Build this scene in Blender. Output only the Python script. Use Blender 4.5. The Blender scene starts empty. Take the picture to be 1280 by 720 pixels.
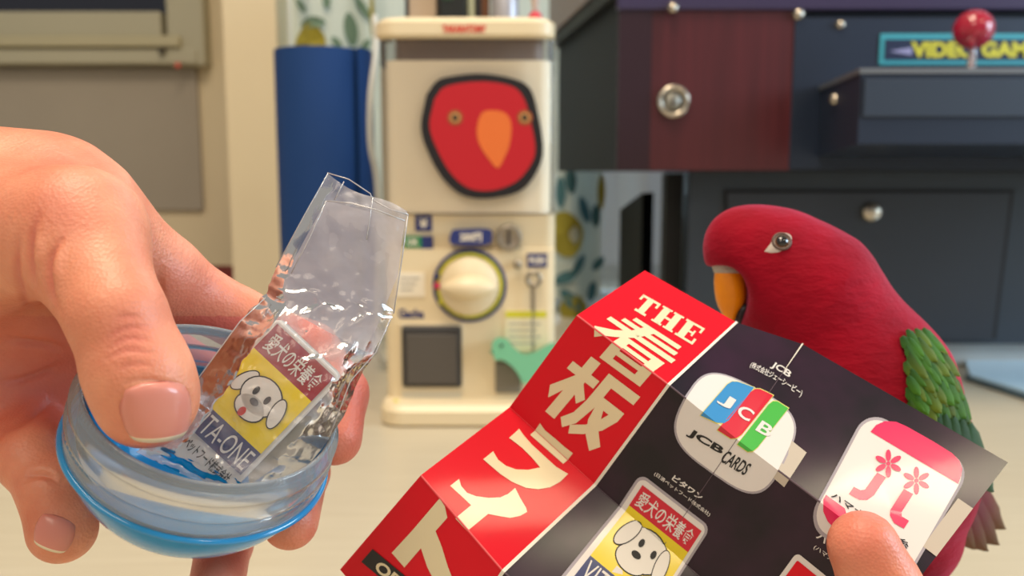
import bpy, bmesh, math, random
import numpy as np
from mathutils import Vector, Matrix, noise
from mathutils.bvhtree import BVHTree
from mathutils.geometry import tessellate_polygon

# ------------------------------------------------------------------ camera
F = 1100.0
PITCH = math.radians(7.5)
CAM = np.array([0.0, 0.0, 0.25])
AX = np.array([[1, 0, 0],
               [0, math.sin(PITCH), math.cos(PITCH)],
               [0, math.cos(PITCH), -math.sin(PITCH)]])      # rows: right, up, forward
sc = bpy.context.scene
cam_d = bpy.data.cameras.new('camera')
cam = bpy.data.objects.new('camera', cam_d)
sc.collection.objects.link(cam)
cam.location = CAM
cam.rotation_euler = (math.pi / 2 - PITCH, 0, 0)
cam_d.sensor_width = 36.0
cam_d.lens = 36.0 * F / 1280.0
cam_d.clip_start = 0.01
cam_d.dof.use_dof = True
cam_d.dof.focus_distance = 0.24
cam_d.dof.aperture_fstop = 13.0
sc.camera = cam
# ------------------------------------------------------------------ light
world = bpy.data.worlds.new('room_air')
sc.world = world
world.use_nodes = True
bgn = world.node_tree.nodes['Background']
bgn.inputs[0].default_value = (1.0, 0.95, 0.88, 1)
bgn.inputs[1].default_value = 0.36

def area(name, loc, target, size, energy, color, size_y=None):
    l = bpy.data.lights.new(name, 'AREA')
    l.energy = energy; l.color = color; l.size = size
    if size_y:
        l.shape = 'RECTANGLE'; l.size_y = size_y
    o = bpy.data.objects.new(name, l)
    sc.collection.objects.link(o)
    o.location = loc
    o.rotation_euler = (Vector(target) - Vector(loc)).to_track_quat('-Z', 'Y').to_euler()
    return o
area('ceiling_lamp_light', (-0.15, 0.35, 2.1), (0, 0.6, 0), 0.8, 34, (1.0, 0.83, 0.62))
area('fill_light', (-0.5, -0.9, 1.7), (0, 0.7, 0.2), 0.9, 10, (1.0, 0.84, 0.66))  # added fill from behind the camera, not a lamp of the room
area('window_daylight', (0.62, 1.68, 0.75), (0.5, 0.4, 0.2), 2.0, 22, (0.60, 0.82, 1.0), 1.3)
area('second_ceiling_lamp_light', (1.47, -0.88, 2.1), (0, 0.25, 0.2), 0.22, 6, (1.0, 0.86, 0.6))
area('side_window_daylight', (1.9, 0.3, 0.7), (0.85, 0.95, 0), 0.8, 30, (0.62, 0.82, 1.0))
sc.view_settings.view_transform = 'Standard'
sc.view_settings.look = 'None'
sc.view_settings.gamma = 1.0
sc.view_settings.use_curve_mapping = False
sc.view_settings.exposure = 0.1

# ------------------------------------------------------------------ helpers
def P(px, py, d):
    c = np.array([(px - 640) / F * d, (360 - py) / F * d, d])
    return Vector(CAM + c @ AX)
def camc(px, py, d):
    return np.array([(px - 640) / F * d, (360 - py) / F * d, d])
def c2w(c):
    return CAM + np.asarray(c) @ AX
def hy(px, py, Y):
    a = (px - 640) / F; b = (360 - py) / F
    t = Y / (math.cos(PITCH) + b * math.sin(PITCH))
    return Vector((a * t, Y, CAM[2] + t * (-math.sin(PITCH) + b * math.cos(PITCH))))
def w2px(V):
    c = (np.asarray(V) - CAM) @ AX.T
    return np.stack([640 + F * c[..., 0] / c[..., 2], 360 - F * c[..., 1] / c[..., 2], c[..., 2]], -1)
def ray_dir(px, py):
    return (P(px, py, 1.0) - Vector(CAM)).normalized()

def srgb(r, g, b):
    f = lambda v: (v / 255 / 12.92) if v / 255 <= 0.04045 else ((v / 255 + 0.055) / 1.055) ** 2.4
    return (f(r), f(g), f(b), 1)
MATS = {}
def mat(name, col, rough=0.5, metal=0.0, coat=0.0, spec=0.5, noise_amt=0.0, noise_scale=40, bump=0.0, bump_scale=200,
        sss=0.0, trans=0.0, sheen=0.0, alpha=None, ior=1.45):
    if name in MATS: return MATS[name]
    m = bpy.data.materials.new(name); m.use_nodes = True
    nt = m.node_tree; b = nt.nodes['Principled BSDF']
    b.inputs['Base Color'].default_value = col
    b.inputs['Roughness'].default_value = rough
    b.inputs['Metallic'].default_value = metal
    b.inputs['Coat Weight'].default_value = coat
    b.inputs['Coat Roughness'].default_value = 0.08
    b.inputs['Specular IOR Level'].default_value = spec
    b.inputs['Transmission Weight'].default_value = trans
    b.inputs['Sheen Weight'].default_value = sheen
    b.inputs['IOR'].default_value = ior
    if sss:
        b.inputs['Subsurface Weight'].default_value = sss
        b.inputs['Subsurface Radius'].default_value = (1.0, 0.35, 0.2)
        b.inputs['Subsurface Scale'].default_value = 0.004
    tc = nt.nodes.new('ShaderNodeTexCoord')
    if noise_amt:
        n = nt.nodes.new('ShaderNodeTexNoise'); n.inputs['Scale'].default_value = noise_scale; n.inputs['Detail'].default_value = 5
        nt.links.new(tc.outputs['Object'], n.inputs['Vector'])
        mx = nt.nodes.new('ShaderNodeMix'); mx.data_type = 'RGBA'
        mx.inputs['A'].default_value = tuple(c * (1 - noise_amt) for c in col[:3]) + (1,)
        mx.inputs['B'].default_value = tuple(min(1, c * (1 + noise_amt)) for c in col[:3]) + (1,)
        nt.links.new(n.outputs['Fac'], mx.inputs['Factor'])
        nt.links.new(mx.outputs['Result'], b.inputs['Base Color'])
    if bump:
        n = nt.nodes.new('ShaderNodeTexNoise'); n.inputs['Scale'].default_value = bump_scale; n.inputs['Detail'].default_value = 4
        nt.links.new(tc.outputs['Object'], n.inputs['Vector'])
        bp = nt.nodes.new('ShaderNodeBump'); bp.inputs['Strength'].default_value = bump; bp.inputs['Distance'].default_value = 0.001
        nt.links.new(n.outputs['Fac'], bp.inputs['Height']); nt.links.new(bp.outputs['Normal'], b.inputs['Normal'])
    MATS[name] = m
    return m
def film(name, tint=(1, 1, 1, 1), milk=0.1, milk_col=(0.9, 0.9, 0.95, 1), rough=0.08, bump=0.0, bump_scale=60, gloss=0.0, ior=1.5, milk_var=False):
    """thin clear plastic: transparent + fresnel gloss + a little milky scattering"""
    m = bpy.data.materials.new(name); m.use_nodes = True
    nt = m.node_tree; nt.nodes.clear()
    out = nt.nodes.new('ShaderNodeOutputMaterial')
    tr = nt.nodes.new('ShaderNodeBsdfTransparent'); tr.inputs[0].default_value = tint
    gl = nt.nodes.new('ShaderNodeBsdfGlossy'); gl.inputs['Roughness'].default_value = rough
    df = nt.nodes.new('ShaderNodeBsdfDiffuse'); df.inputs[0].default_value = milk_col
    fr = nt.nodes.new('ShaderNodeFresnel'); fr.inputs[0].default_value = ior
    ad = nt.nodes.new('ShaderNodeMath'); ad.operation = 'ADD'; ad.inputs[1].default_value = gloss
    nt.links.new(fr.outputs[0], ad.inputs[0])
    m1 = nt.nodes.new('ShaderNodeMixShader'); m1.inputs[0].default_value = milk
    nt.links.new(tr.outputs[0], m1.inputs[1]); nt.links.new(df.outputs[0], m1.inputs[2])
    m2 = nt.nodes.new('ShaderNodeMixShader')
    nt.links.new(ad.outputs[0], m2.inputs[0]); nt.links.new(m1.outputs[0], m2.inputs[1]); nt.links.new(gl.outputs[0], m2.inputs[2])
    nt.links.new(m2.outputs[0], out.inputs[0])
    if milk_var:
        tc = nt.nodes.new('ShaderNodeTexCoord'); n = nt.nodes.new('ShaderNodeTexNoise'); n.inputs['Scale'].default_value = 70; n.inputs['Detail'].default_value = 3
        mr = nt.nodes.new('ShaderNodeMapRange'); mr.inputs['From Min'].default_value = .42; mr.inputs['From Max'].default_value = .68; mr.inputs['To Min'].default_value = milk * .25; mr.inputs['To Max'].default_value = milk * 1.5
        nt.links.new(tc.outputs['Object'], n.inputs['Vector']); nt.links.new(n.outputs['Fac'], mr.inputs['Value']); nt.links.new(mr.outputs[0], m1.inputs[0])
    if bump:
        tc = nt.nodes.new('ShaderNodeTexCoord')
        n = nt.nodes.new('ShaderNodeTexNoise'); n.inputs['Scale'].default_value = bump_scale; n.inputs['Detail'].default_value = 3
        nt.links.new(tc.outputs['Object'], n.inputs['Vector'])
        bp = nt.nodes.new('ShaderNodeBump'); bp.inputs['Strength'].default_value = bump; bp.inputs['Distance'].default_value = 0.003
        nt.links.new(n.outputs['Fac'], bp.inputs['Height'])
        nt.links.new(bp.outputs['Normal'], gl.inputs['Normal']); nt.links.new(bp.outputs['Normal'], df.inputs['Normal'])
    return m

def tag(o, label=None, cat=None, group=None, kind=None):
    if label: o['label'] = label
    if cat: o['category'] = cat
    if group: o['group'] = group
    if kind: o['kind'] = kind
    return o
def empty(name, loc, label=None, cat=None, group=None):
    o = bpy.data.objects.new(name, None); sc.collection.objects.link(o)
    o.location = loc; o.empty_display_size = 0.01
    return tag(o, label, cat, group)
bpy.context.view_layer.update()
def link(name, me, mats, parent=None, smooth=False):
    o = bpy.data.objects.new(name, me); sc.collection.objects.link(o)
    if mats is not None:
        for m in (mats if isinstance(mats, (list, tuple)) else [mats]): me.materials.append(m)
    if smooth: me.shade_smooth()
    if parent is not None:
        o.parent = parent
        if parent.parent is None: o.matrix_parent_inverse = Matrix.Translation(-Vector(parent.location))
    return o
def obj(name, bm, mats, parent=None, smooth=False):
    me = bpy.data.meshes.new(name); bm.to_mesh(me); bm.free()
    return link(name, me, mats, parent, smooth)
def pydata(name, v, f, mats, parent=None, smooth=False):
    me = bpy.data.meshes.new(name)
    me.from_pydata([tuple(map(float, q)) for q in v], [], [tuple(map(int, q)) for q in f]); me.update()
    return link(name, me, mats, parent, smooth)
def bevel_box(bm, c, s, bev=0.0, seg=2, rot=None):
    r = bmesh.ops.create_cube(bm, size=1.0)
    vs = r['verts']
    M = Matrix.Translation(Vector(c)) @ (rot.to_4x4() if rot else Matrix.Identity(4)) @ Matrix.Diagonal((s[0], s[1], s[2], 1))
    bmesh.ops.transform(bm, matrix=M, verts=vs)
    if bev:
        es = list({e for v in vs for e in v.link_edges})
        bmesh.ops.bevel(bm, geom=es, offset=bev, segments=seg, profile=0.5, affect='EDGES')
def box(name, c, s, m, parent=None, bev=0.0, seg=2, rot=None):
    bm = bmesh.new(); bevel_box(bm, c, s, bev, seg, rot)
    return obj(name, bm, m, parent, smooth=False)
def revolve(bm, prof, origin, axis, n=48, close=False):
    """prof: list of (height, radius)"""
    axis = Vector(axis).normalized(); a = axis.orthogonal().normalized(); b = axis.cross(a)
    rings = []
    for h, r in prof:
        if r < 1e-7:
            rings.append([bm.verts.new(Vector(origin) + axis * h)])
        else:
            rings.append([bm.verts.new(Vector(origin) + axis * h + (a * math.cos(2 * math.pi * k / n) + b * math.sin(2 * math.pi * k / n)) * r) for k in range(n)])
    prs = list(zip(rings[:-1], rings[1:]))
    if close: prs.append((rings[-1], rings[0]))
    for A, B in prs:
        for k in range(n):
            k2 = (k + 1) % n
            if len(A) == 1 and len(B) == 1: continue
            if len(A) == 1: bm.faces.new((A[0], B[k2], B[k]))
            elif len(B) == 1: bm.faces.new((A[k], A[k2], B[0]))
            else: bm.faces.new((A[k], A[k2], B[k2], B[k]))
def rev(name, prof, origin, axis, m, parent=None, n=48, close=False):
    bm = bmesh.new(); revolve(bm, prof, origin, axis, n, close)
    bmesh.ops.recalc_face_normals(bm, faces=bm.faces)
    return obj(name, bm, m, parent, smooth=True)
def tube_bm(bm, pts, rads, n=10):
    pts = [Vector(p) for p in pts]
    rings = []; prev = None
    for i, p in enumerate(pts):
        d = (pts[min(i + 1, len(pts) - 1)] - pts[max(i - 1, 0)]).normalized()
        if prev is None: a = d.orthogonal().normalized()
        else: a = (prev - d * prev.dot(d)).normalized()
        prev = a; b = d.cross(a)
        r = rads[i] if isinstance(rads, (list, tuple)) else rads
        rings.append([bm.verts.new(p + (a * math.cos(2 * math.pi * k / n) + b * math.sin(2 * math.pi * k / n)) * r) for k in range(n)])
    for A, B in zip(rings[:-1], rings[1:]):
        for k in range(n):
            bm.faces.new((A[k], A[(k + 1) % n], B[(k + 1) % n], B[k]))
    bm.faces.new(rings[0][::-1]); bm.faces.new(rings[-1])
def tube(name, pts, rads, m, parent=None, n=10):
    bm = bmesh.new(); tube_bm(bm, pts, rads, n); return obj(name, bm, m, parent, smooth=True)
def catmull(pts, k=8):
    pts = [np.array(p, float) for p in pts]
    q = [2 * pts[0] - pts[1]] + pts + [2 * pts[-1] - pts[-2]]
    out = []
    for i in range(1, len(q) - 2):
        for j in range(k):
            t = j / k
            out.append(0.5 * ((2 * q[i]) + (-q[i - 1] + q[i + 1]) * t + (2 * q[i - 1] - 5 * q[i] + 4 * q[i + 1] - q[i + 2]) * t * t + (-q[i - 1] + 3 * q[i] - 3 * q[i + 1] + q[i + 2]) * t ** 3))
    out.append(pts[-1]); return out
def prism(name, pts, d, m, parent=None, mapf=None, smooth=False):
    """2D outline pts -> prism; mapf(x, y, h) gives world; h from 0 to d"""
    bm = bmesh.new()
    A = [bm.verts.new(mapf(x, y, 0)) for x, y in pts]; B = [bm.verts.new(mapf(x, y, d)) for x, y in pts]
    bm.faces.new(A); bm.faces.new(B[::-1])
    for i in range(len(pts)):
        j = (i + 1) % len(pts); bm.faces.new((A[i], B[i], B[j], A[j]))
    bmesh.ops.recalc_face_normals(bm, faces=bm.faces)
    return obj(name, bm, m, parent, smooth)

# text as 2-D triangles, scaled to a unit box 0..1 (y up)
def text2d(s, bold=0.0, res=4, shear=0.0, keep=False):
    cu = bpy.data.curves.new('t', 'FONT'); cu.body = s; cu.offset = bold; cu.resolution_u = res; cu.size = 1.0; cu.shear = shear
    o = bpy.data.objects.new('t', cu); sc.collection.objects.link(o)
    dg = bpy.context.evaluated_depsgraph_get()
    me = bpy.data.meshes.new_from_object(o.evaluated_get(dg))
    V = np.array([v.co[:2] for v in me.vertices], float).reshape(-1, 2)
    Fc = [tuple(p.vertices) for p in me.polygons]
    bpy.data.objects.remove(o); bpy.data.curves.remove(cu); bpy.data.meshes.remove(me)
    if len(V) == 0: return V, Fc
    lo, hi = V.min(0), V.max(0)
    return (V - lo) / (hi - lo), Fc

# ------------------------------------------------------------------ implicit surfaces -> mesh
def smin(a, b, k):
    h = np.clip(0.5 + 0.5 * (b - a) / k, 0, 1)
    return b * (1 - h) + a * h - k * h * (1 - h)
def rcone(X, a, b, ra, rb, sq=None):
    ab = b - a; t = np.clip(((X - a) @ ab) / max(ab @ ab, 1e-12), 0, 1)
    Q = X - a - t[:, None] * ab
    if sq is not None: Q = Q / sq
    return np.sqrt((Q * Q).sum(1)) - (ra + t * (rb - ra))
def ellip(X, c, r):
    q = (X - c) / r; k = np.sqrt((q * q).sum(1))
    return (k - 1) * min(r)
def surface_net(fn, lo, hi, h):
    lo = np.array(lo, np.float32); hi = np.array(hi, np.float32)
    n = np.ceil((hi - lo) / h).astype(int) + 1
    xs = [lo[i] + h * np.arange(n[i], dtype=np.float32) for i in range(3)]
    B = 4; nb = (n + B - 1) // B
    ci = np.stack(np.meshgrid(*[np.arange(k) for k in nb], indexing='ij'), -1).reshape(-1, 3)
    cen = lo + h * (ci * B + (B - 1) / 2)
    cv = np.concatenate([fn(cen[k:k + 200000].astype(np.float32)) for k in range(0, len(cen), 200000)])
    vb = np.full(nb * B, 1.0, np.float32)
    vb6 = vb.reshape(nb[0], B, nb[1], B, nb[2], B).transpose(0, 2, 4, 1, 3, 5)          # view
    vb6[...] = cv.reshape(nb)[..., None, None, None]
    ac_ = np.where(np.abs(cv) < h * B * 1.6)[0]
    of = np.stack(np.meshgrid(*[np.arange(B)] * 3, indexing='ij'), -1).reshape(-1, 3)
    for k in range(0, len(ac_), 4000):
        c_ = ci[ac_[k:k + 4000]]
        X = lo + h * (c_[:, None, :] * B + of[None])
        r_ = fn(X.reshape(-1, 3).astype(np.float32)).reshape(-1, B, B, B)
        vb6[c_[:, 0], c_[:, 1], c_[:, 2]] = r_
    vals = vb[:n[0], :n[1], :n[2]]
    ins = vals < 0
    cnt = np.zeros(n - 1, np.int8)
    for dx in (0, 1):
        for dy in (0, 1):
            for dz in (0, 1):
                cnt += ins[dx:n[0] - 1 + dx, dy:n[1] - 1 + dy, dz:n[2] - 1 + dz]
    act = (cnt > 0) & (cnt < 8)
    ix = np.argwhere(act)
    idm = -np.ones(n - 1, np.int64); idm[act] = np.arange(len(ix))
    acc = np.zeros((len(ix), 3)); num = np.zeros(len(ix))
    cor = [(0, 0, 0), (1, 0, 0), (0, 1, 0), (1, 1, 0), (0, 0, 1), (1, 0, 1), (0, 1, 1), (1, 1, 1)]
    for a in range(8):
        for b in range(a + 1, 8):
            ca, cb = np.array(cor[a]), np.array(cor[b])
            if abs(ca - cb).sum() != 1: continue
            va = vals[tuple((ix + ca).T)]; vb = vals[tuple((ix + cb).T)]
            m = (va < 0) != (vb < 0)
            t = np.where(m, va / np.where(m, va - vb, 1), 0)
            acc += np.where(m[:, None], ca + t[:, None] * (cb - ca), 0); num += m
    V = lo + h * (ix + acc / num[:, None])
    faces = []
    for ax in range(3):
        o1, o2 = (ax + 1) % 3, (ax + 2) % 3
        s0 = [slice(None)] * 3; s1 = [slice(None)] * 3
        s0[ax] = slice(0, n[ax] - 1); s1[ax] = slice(1, n[ax])
        A = ins[tuple(s0)]; B = ins[tuple(s1)]
        e = np.argwhere(A != B)
        e = e[(e[:, o1] > 0) & (e[:, o2] > 0) & (e[:, o1] < n[o1] - 1) & (e[:, o2] < n[o2] - 1)]
        u1 = np.zeros(3, int); u1[o1] = 1; u2 = np.zeros(3, int); u2[o2] = 1
        q = np.stack([idm[tuple((e - u1 - u2).T)], idm[tuple((e - u2).T)], idm[tuple(e.T)], idm[tuple((e - u1).T)]], 1)
        fl = A[tuple(e.T)]
        q[~fl] = q[~fl][:, ::-1]
        faces.append(q)
    return V, np.concatenate(faces)
def mesh_np(name, V, Q):
    me = bpy.data.meshes.new(name)
    me.vertices.add(len(V)); me.vertices.foreach_set('co', np.asarray(V, np.float32).ravel())
    me.loops.add(len(Q) * 4); me.loops.foreach_set('vertex_index', np.asarray(Q, np.int32).ravel())
    me.polygons.add(len(Q)); me.polygons.foreach_set('loop_start', np.arange(len(Q), dtype=np.int32) * 4)
    me.update(calc_edges=True); me.validate(); me.shade_smooth()
    return me
def smooth_np(V, Q, it=2):
    E = np.concatenate([Q[:, [0, 1]], Q[:, [1, 2]], Q[:, [2, 3]], Q[:, [3, 0]]])
    for _ in range(it):
        S = np.zeros_like(V); c = np.zeros(len(V))
        for k in (0, 1):
            for j in range(3): S[:, j] += np.bincount(E[:, k], V[E[:, 1 - k], j], len(V))
            c += np.bincount(E[:, k], minlength=len(V))
        V = V * 0.5 + 0.5 * S / np.maximum(c, 1)[:, None]
    return V
def implicit(name, fn, lo, hi, h, sm=2):
    """fn in camera-frame metres (x right, y up, depth); result in world space"""
    V, Q = surface_net(fn, lo, hi, h)
    V = smooth_np(V, Q, sm)
    Q = Q[:, ::-1]
    return mesh_np(name, c2w(V), Q)
def outward(me):
    bm = bmesh.new(); bm.from_mesh(me); bmesh.ops.recalc_face_normals(bm, faces=bm.faces); bm.to_mesh(me); bm.free(); me.shade_smooth()
def bvh_of(me):
    n = len(me.vertices); co = np.empty(n * 3, np.float32); me.vertices.foreach_get('co', co)
    return BVHTree.FromPolygons([Vector(c) for c in co.reshape(-1, 3)], [tuple(p.vertices) for p in me.polygons])
def cast(bvh, px, py):
    h, nrm, i, d = bvh.ray_cast(Vector(CAM), ray_dir(px, py))
    if h is None: return None, None
    if nrm.dot(ray_dir(px, py)) > 0: nrm = -nrm
    return h, nrm
def polydist(p, line):
    line = np.asarray(line, float); best = np.full(len(p), 1e9)
    for a, b in zip(line[:-1], line[1:]):
        ab = b - a; t = np.clip(((p - a) @ ab) / (ab @ ab), 0, 1)
        best = np.minimum(best, np.hypot(*(p - a - t[:, None] * ab).T))
    return best
# ------------------------------------------------------------------ structure
m_floor = bpy.data.materials.new('pale_floor'); m_floor.use_nodes = True
nt = m_floor.node_tree; b = nt.nodes['Principled BSDF']
tc = nt.nodes.new('ShaderNodeTexCoord'); mp = nt.nodes.new('ShaderNodeMapping'); mp.inputs['Scale'].default_value = (3, 40, 1)
nz = nt.nodes.new('ShaderNodeTexNoise'); nz.inputs['Scale'].default_value = 3; nz.inputs['Detail'].default_value = 6
cr = nt.nodes.new('ShaderNodeMix'); cr.data_type = 'RGBA'
cr.inputs['A'].default_value = srgb(186, 174, 150); cr.inputs['B'].default_value = srgb(205, 195, 172)
nt.links.new(tc.outputs['Object'], mp.inputs[0]); nt.links.new(mp.outputs[0], nz.inputs[0]); nt.links.new(nz.outputs['Fac'], cr.inputs['Factor'])
nt.links.new(cr.outputs['Result'], b.inputs['Base Color']); b.inputs['Roughness'].default_value = 0.32
m_wall = mat('cream_wall', srgb(214, 200, 170), 0.9, noise_amt=0.03, noise_scale=6, bump=0.15, bump_scale=400)
m_frame = mat('grey_green_aluminium', srgb(176, 172, 150), 0.45, metal=0.2)
m_night = mat('dark_window_glass', srgb(22, 27, 44), 0.08, coat=0.5)
def structure(o): o['kind'] = 'structure'; return o
WY = 2.2
structure(box('floor', (0.2, 0.6, -0.02), (5, 3.6, 0.04), m_floor))
WW = 1.58
ox0, ox1, oz1 = hy(357, 100, WW).x, 1.75, 1.7
structure(box('wall_left', ((ox0 - 2.6) / 2, WY + 0.05, 1.2), (ox0 + 2.6, 0.1, 2.5), m_wall))
structure(box('wall_right', ((ox1 + 2.9) / 2, WW + 0.05, 1.2), (2.9 - ox1, 0.1, 2.5), m_wall))
structure(box('trim_1', (ox0 - 0.045, (WW + WY) / 2 + 0.0, 1.2), (0.09, WY - WW + 0.1, 2.5), m_wall))
structure(box('wall_back', ((ox0 + ox1) / 2, WW + 0.05, (oz1 + 2.45) / 2), (ox1 - ox0, 0.1, 2.45 - oz1), m_wall))
w2 = structure(empty('window_2', (ox0, WW + 0.06, 0)))
m_white = mat('white_frame', srgb(225, 228, 230), 0.4)
for i, xx in enumerate((ox0 + 0.02, (ox0 + ox1) / 2, ox1 - 0.02)):
    box('window_frame', (xx, WW + 0.04, oz1 / 2), (0.04, 0.04, oz1), m_white, w2, 0.004)
box('window_sill', ((ox0 + ox1) / 2, WW + 0.04, 0.015), (ox1 - ox0, 0.05, 0.03), m_white, w2, 0.004)
box('window_frame', ((ox0 + ox1) / 2, WW + 0.04, oz1 - 0.02), (ox1 - ox0, 0.04, 0.04), m_white, w2, 0.004)
m_pane = film('window_glass', milk=0.02, rough=0.02)
for xa, xb in ((ox0 + 0.04, (ox0 + ox1) / 2 - 0.02), ((ox0 + ox1) / 2 + 0.02, ox1 - 0.04)):
    box('pane', ((xa + xb) / 2, WW + 0.04, oz1 / 2), (xb - xa, 0.005, oz1 - 0.08), m_pane, w2)
# upper left window unit
w1 = structure(empty('window_1', tuple(hy(248, 82, WY))))
def pbox(name, x0, y0, x1, y1, Yf, dep, m, parent=None, bev=0.0, seg=2):
    a = hy(x0, y0, Yf); c = hy(x1, y1, Yf); a2 = hy(x0, y1, Yf); c2 = hy(x1, y0, Yf)
    xa, xb = (a.x + a2.x) / 2, (c.x + c2.x) / 2
    return box(name, ((xa + xb) / 2, Yf + dep / 2, (a.z + c.z) / 2), (xb - xa, dep, a.z - c.z), m, parent, bev, seg)
pbox('window_frame', 200, -330, 248, 82, WY - 0.05, 0.05, m_frame, w1, 0.006)
pbox('window_frame', -330, 14, 201, 46, WY - 0.045, 0.045, m_frame, w1, 0.004)
pbox('window_rail', -330, 44, 224, 58, WY - 0.065, 0.065, mat('rail_metal', srgb(190, 182, 150), 0.35, metal=0.4), w1, 0.003)
pbox('window_sill', -330, 60, 246, 80, WY - 0.055, 0.055, m_frame, w1, 0.005)
pbox('pane', -330, -330, 202, 16, WY - 0.02, 0.01, m_night, w1)
c = hy(203, 64, WY - 0.06); rev('window_latch', [(0, 0), (0, 0.008), (0.008, 0.008), (0.012, 0)], c, (0, -1, 0), mat('dark_latch', srgb(80, 76, 66), 0.5), w1, 16)
c = hy(223, 82, WY - 0.06); rev('indicator_lamp', [(0, 0), (0, 0.006), (0.006, 0.006), (0.009, 0)], c, (0, -1, 0), mat('red_lamp', srgb(225, 90, 80), 0.4), w1, 16)
gp = pbox('wall_grey_rect', -260, 84, 250, 264, WY - 0.012, 0.012, mat('wall_grey', srgb(158, 150, 138), 0.95, noise_amt=0.05, noise_scale=8), None, 0.005)  # thin grey rectangle set on the wall, near-even tone
tag(gp, 'flat grey rectangle on the cream wall below the upper left window', 'panel')
# dark red low cushion on the floor in front of the wall
a = hy(250, 344, 1.9); c2 = hy(352, 344, 1.9)
cu = box('floor_cushion', ((a.x + c2.x) / 2 - 0.05, 2.0, a.z / 2), (c2.x - a.x + 0.12, 0.22, a.z), mat('dark_red_fabric', srgb(110, 22, 26), 0.9, noise_amt=0.2, noise_scale=60), None, 0.012, 4)
tag(cu, 'dark red low cushion on the floor between the hand and the blue roll', 'cushion')

# ------------------------------------------------------------------ curtain
m_curt = bpy.data.materials.new('curtain_cloth'); m_curt.use_nodes = True
nt = m_curt.node_tree; nt.nodes.clear(); out = nt.nodes.new('ShaderNodeOutputMaterial')
d1 = nt.nodes.new('ShaderNodeBsdfDiffuse'); d1.inputs[0].default_value = srgb(205, 208, 190)
t1 = nt.nodes.new('ShaderNodeBsdfTranslucent'); t1.inputs[0].default_value = srgb(200, 210, 205)
mx = nt.nodes.new('ShaderNodeMixShader'); mx.inputs[0].default_value = 0.3
nt.links.new(d1.outputs[0], mx.inputs[1]); nt.links.new(t1.outputs[0], mx.inputs[2]); nt.links.new(mx.outputs[0], out.inputs[0])
def curtain_y(x, z): return 1.53 + 0.018 * math.sin(46 * x) + 0.008 * math.sin(101 * x + 2 * z)
def curtain(name, x0, x1, z0, z1, m, yoff=0.0):
    nx = int((x1 - x0) / 0.008); nz_ = 14
    V = []; Q = []
    for i in range(nx + 1):
        for j in range(nz_ + 1):
            x = x0 + (x1 - x0) * i / nx; z = z0 + (z1 - z0) * j / nz_
            V.append((x, curtain_y(x, z) + yoff, z))
    for i in range(nx):
        for j in range(nz_):
            q = i * (nz_ + 1) + j; Q.append((q, q + nz_ + 1, q + nz_ + 2, q + 1))
    return pydata(name, V, Q, m, None, True)
cl0 = hy(361, 20, 1.53).x
cur = curtain('curtain', cl0, hy(752, 300, 1.53).x, 0.03, 1.6, m_curt)
tag(cur, 'white curtain printed with teal leaves and olive fruit hanging behind the capsule machine', 'curtain')
sheer = curtain('sheer_curtain', hy(700, 300, 1.55).x, 1.74, 0.03, 1.6, m_sheer if False else film('sheer_cloth', milk=0.6, milk_col=srgb(190, 215, 230), rough=0.6), 0.028)
tag(sheer, 'plain pale blue sheer curtain hanging behind the arcade cabinet', 'curtain')
m_teal = mat('teal_print', srgb(104, 130, 112), 0.9); m_olive = mat('olive_print', srgb(150, 140, 48), 0.9); m_green2 = mat('blue_green_print', srgb(70, 112, 120), 0.9)
def leaf_print(items, m, name):
    V = []; Fc = []
    for (x, z, L, W, ang) in items:
        n = 14; o = len(V)
        for k in range(n):
            t = 2 * math.pi * k / n; u = L / 2 * math.cos(t); v = W / 2 * math.sin(t) * (abs(math.sin(t)) ** 0.3)
            X = x + u * math.cos(ang) - v * math.sin(ang); Z = z + u * math.sin(ang) + v * math.cos(ang)
            V.append((X, curtain_y(X, Z) - 0.007, Z))
        V.append((x, curtain_y(x, z) - 0.007, z))
        for k in range(n): Fc.append((o + k, o + (k + 1) % n, o + n))
    o = pydata(name, V, Fc, m, cur); o['kind'] = 'stuff'; return o
random.seed(5)
def L(px, py, l, w, ang):
    q = hy(px, py, 1.53); s = 1.53 / F; return (q.x, q.z, l * s, w * s, math.radians(ang))
teal = [L(392, 30, 36, 14, 0), L(440, 38, 40, 15, 95), L(424, 56, 20, 10, -50), L(375, 6, 26, 9, -50), L(411, 2, 22, 10, 90), L(452, 8, 30, 10, -60), L(455, 56, 22, 8, 60)]
olive = [L(388, 54, 44, 46, 0), L(463, 14, 6, 60, 0), L(706, 292, 46, 58, 10), L(716, 385, 36, 40, 0), L(752, 240, 10, 46, 0)]
blug = [L(712, 225, 34, 14, 95), L(730, 262, 36, 13, -70), L(722, 330, 30, 12, 60), L(745, 270, 30, 12, 90), L(706, 345, 34, 14, 30), L(748, 330, 22, 11, 50), L(712, 372, 34, 16, -45), L(740, 365, 28, 12, 80), L(700, 240, 40, 12, 90)]
for k in range(26):
    x = random.uniform(cl0 + 0.03, hy(745, 300, 1.53).x); z = random.uniform(0.6, 1.55)
    (teal if k % 3 else olive).append((x, z, random.uniform(0.04, 0.08), random.uniform(0.02, 0.035), random.uniform(0, 3)))
leaf_print(teal, m_teal, 'leaf_print'); leaf_print(olive, m_olive, 'fruit_print'); leaf_print(blug, m_green2, 'leaf_print')

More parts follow.
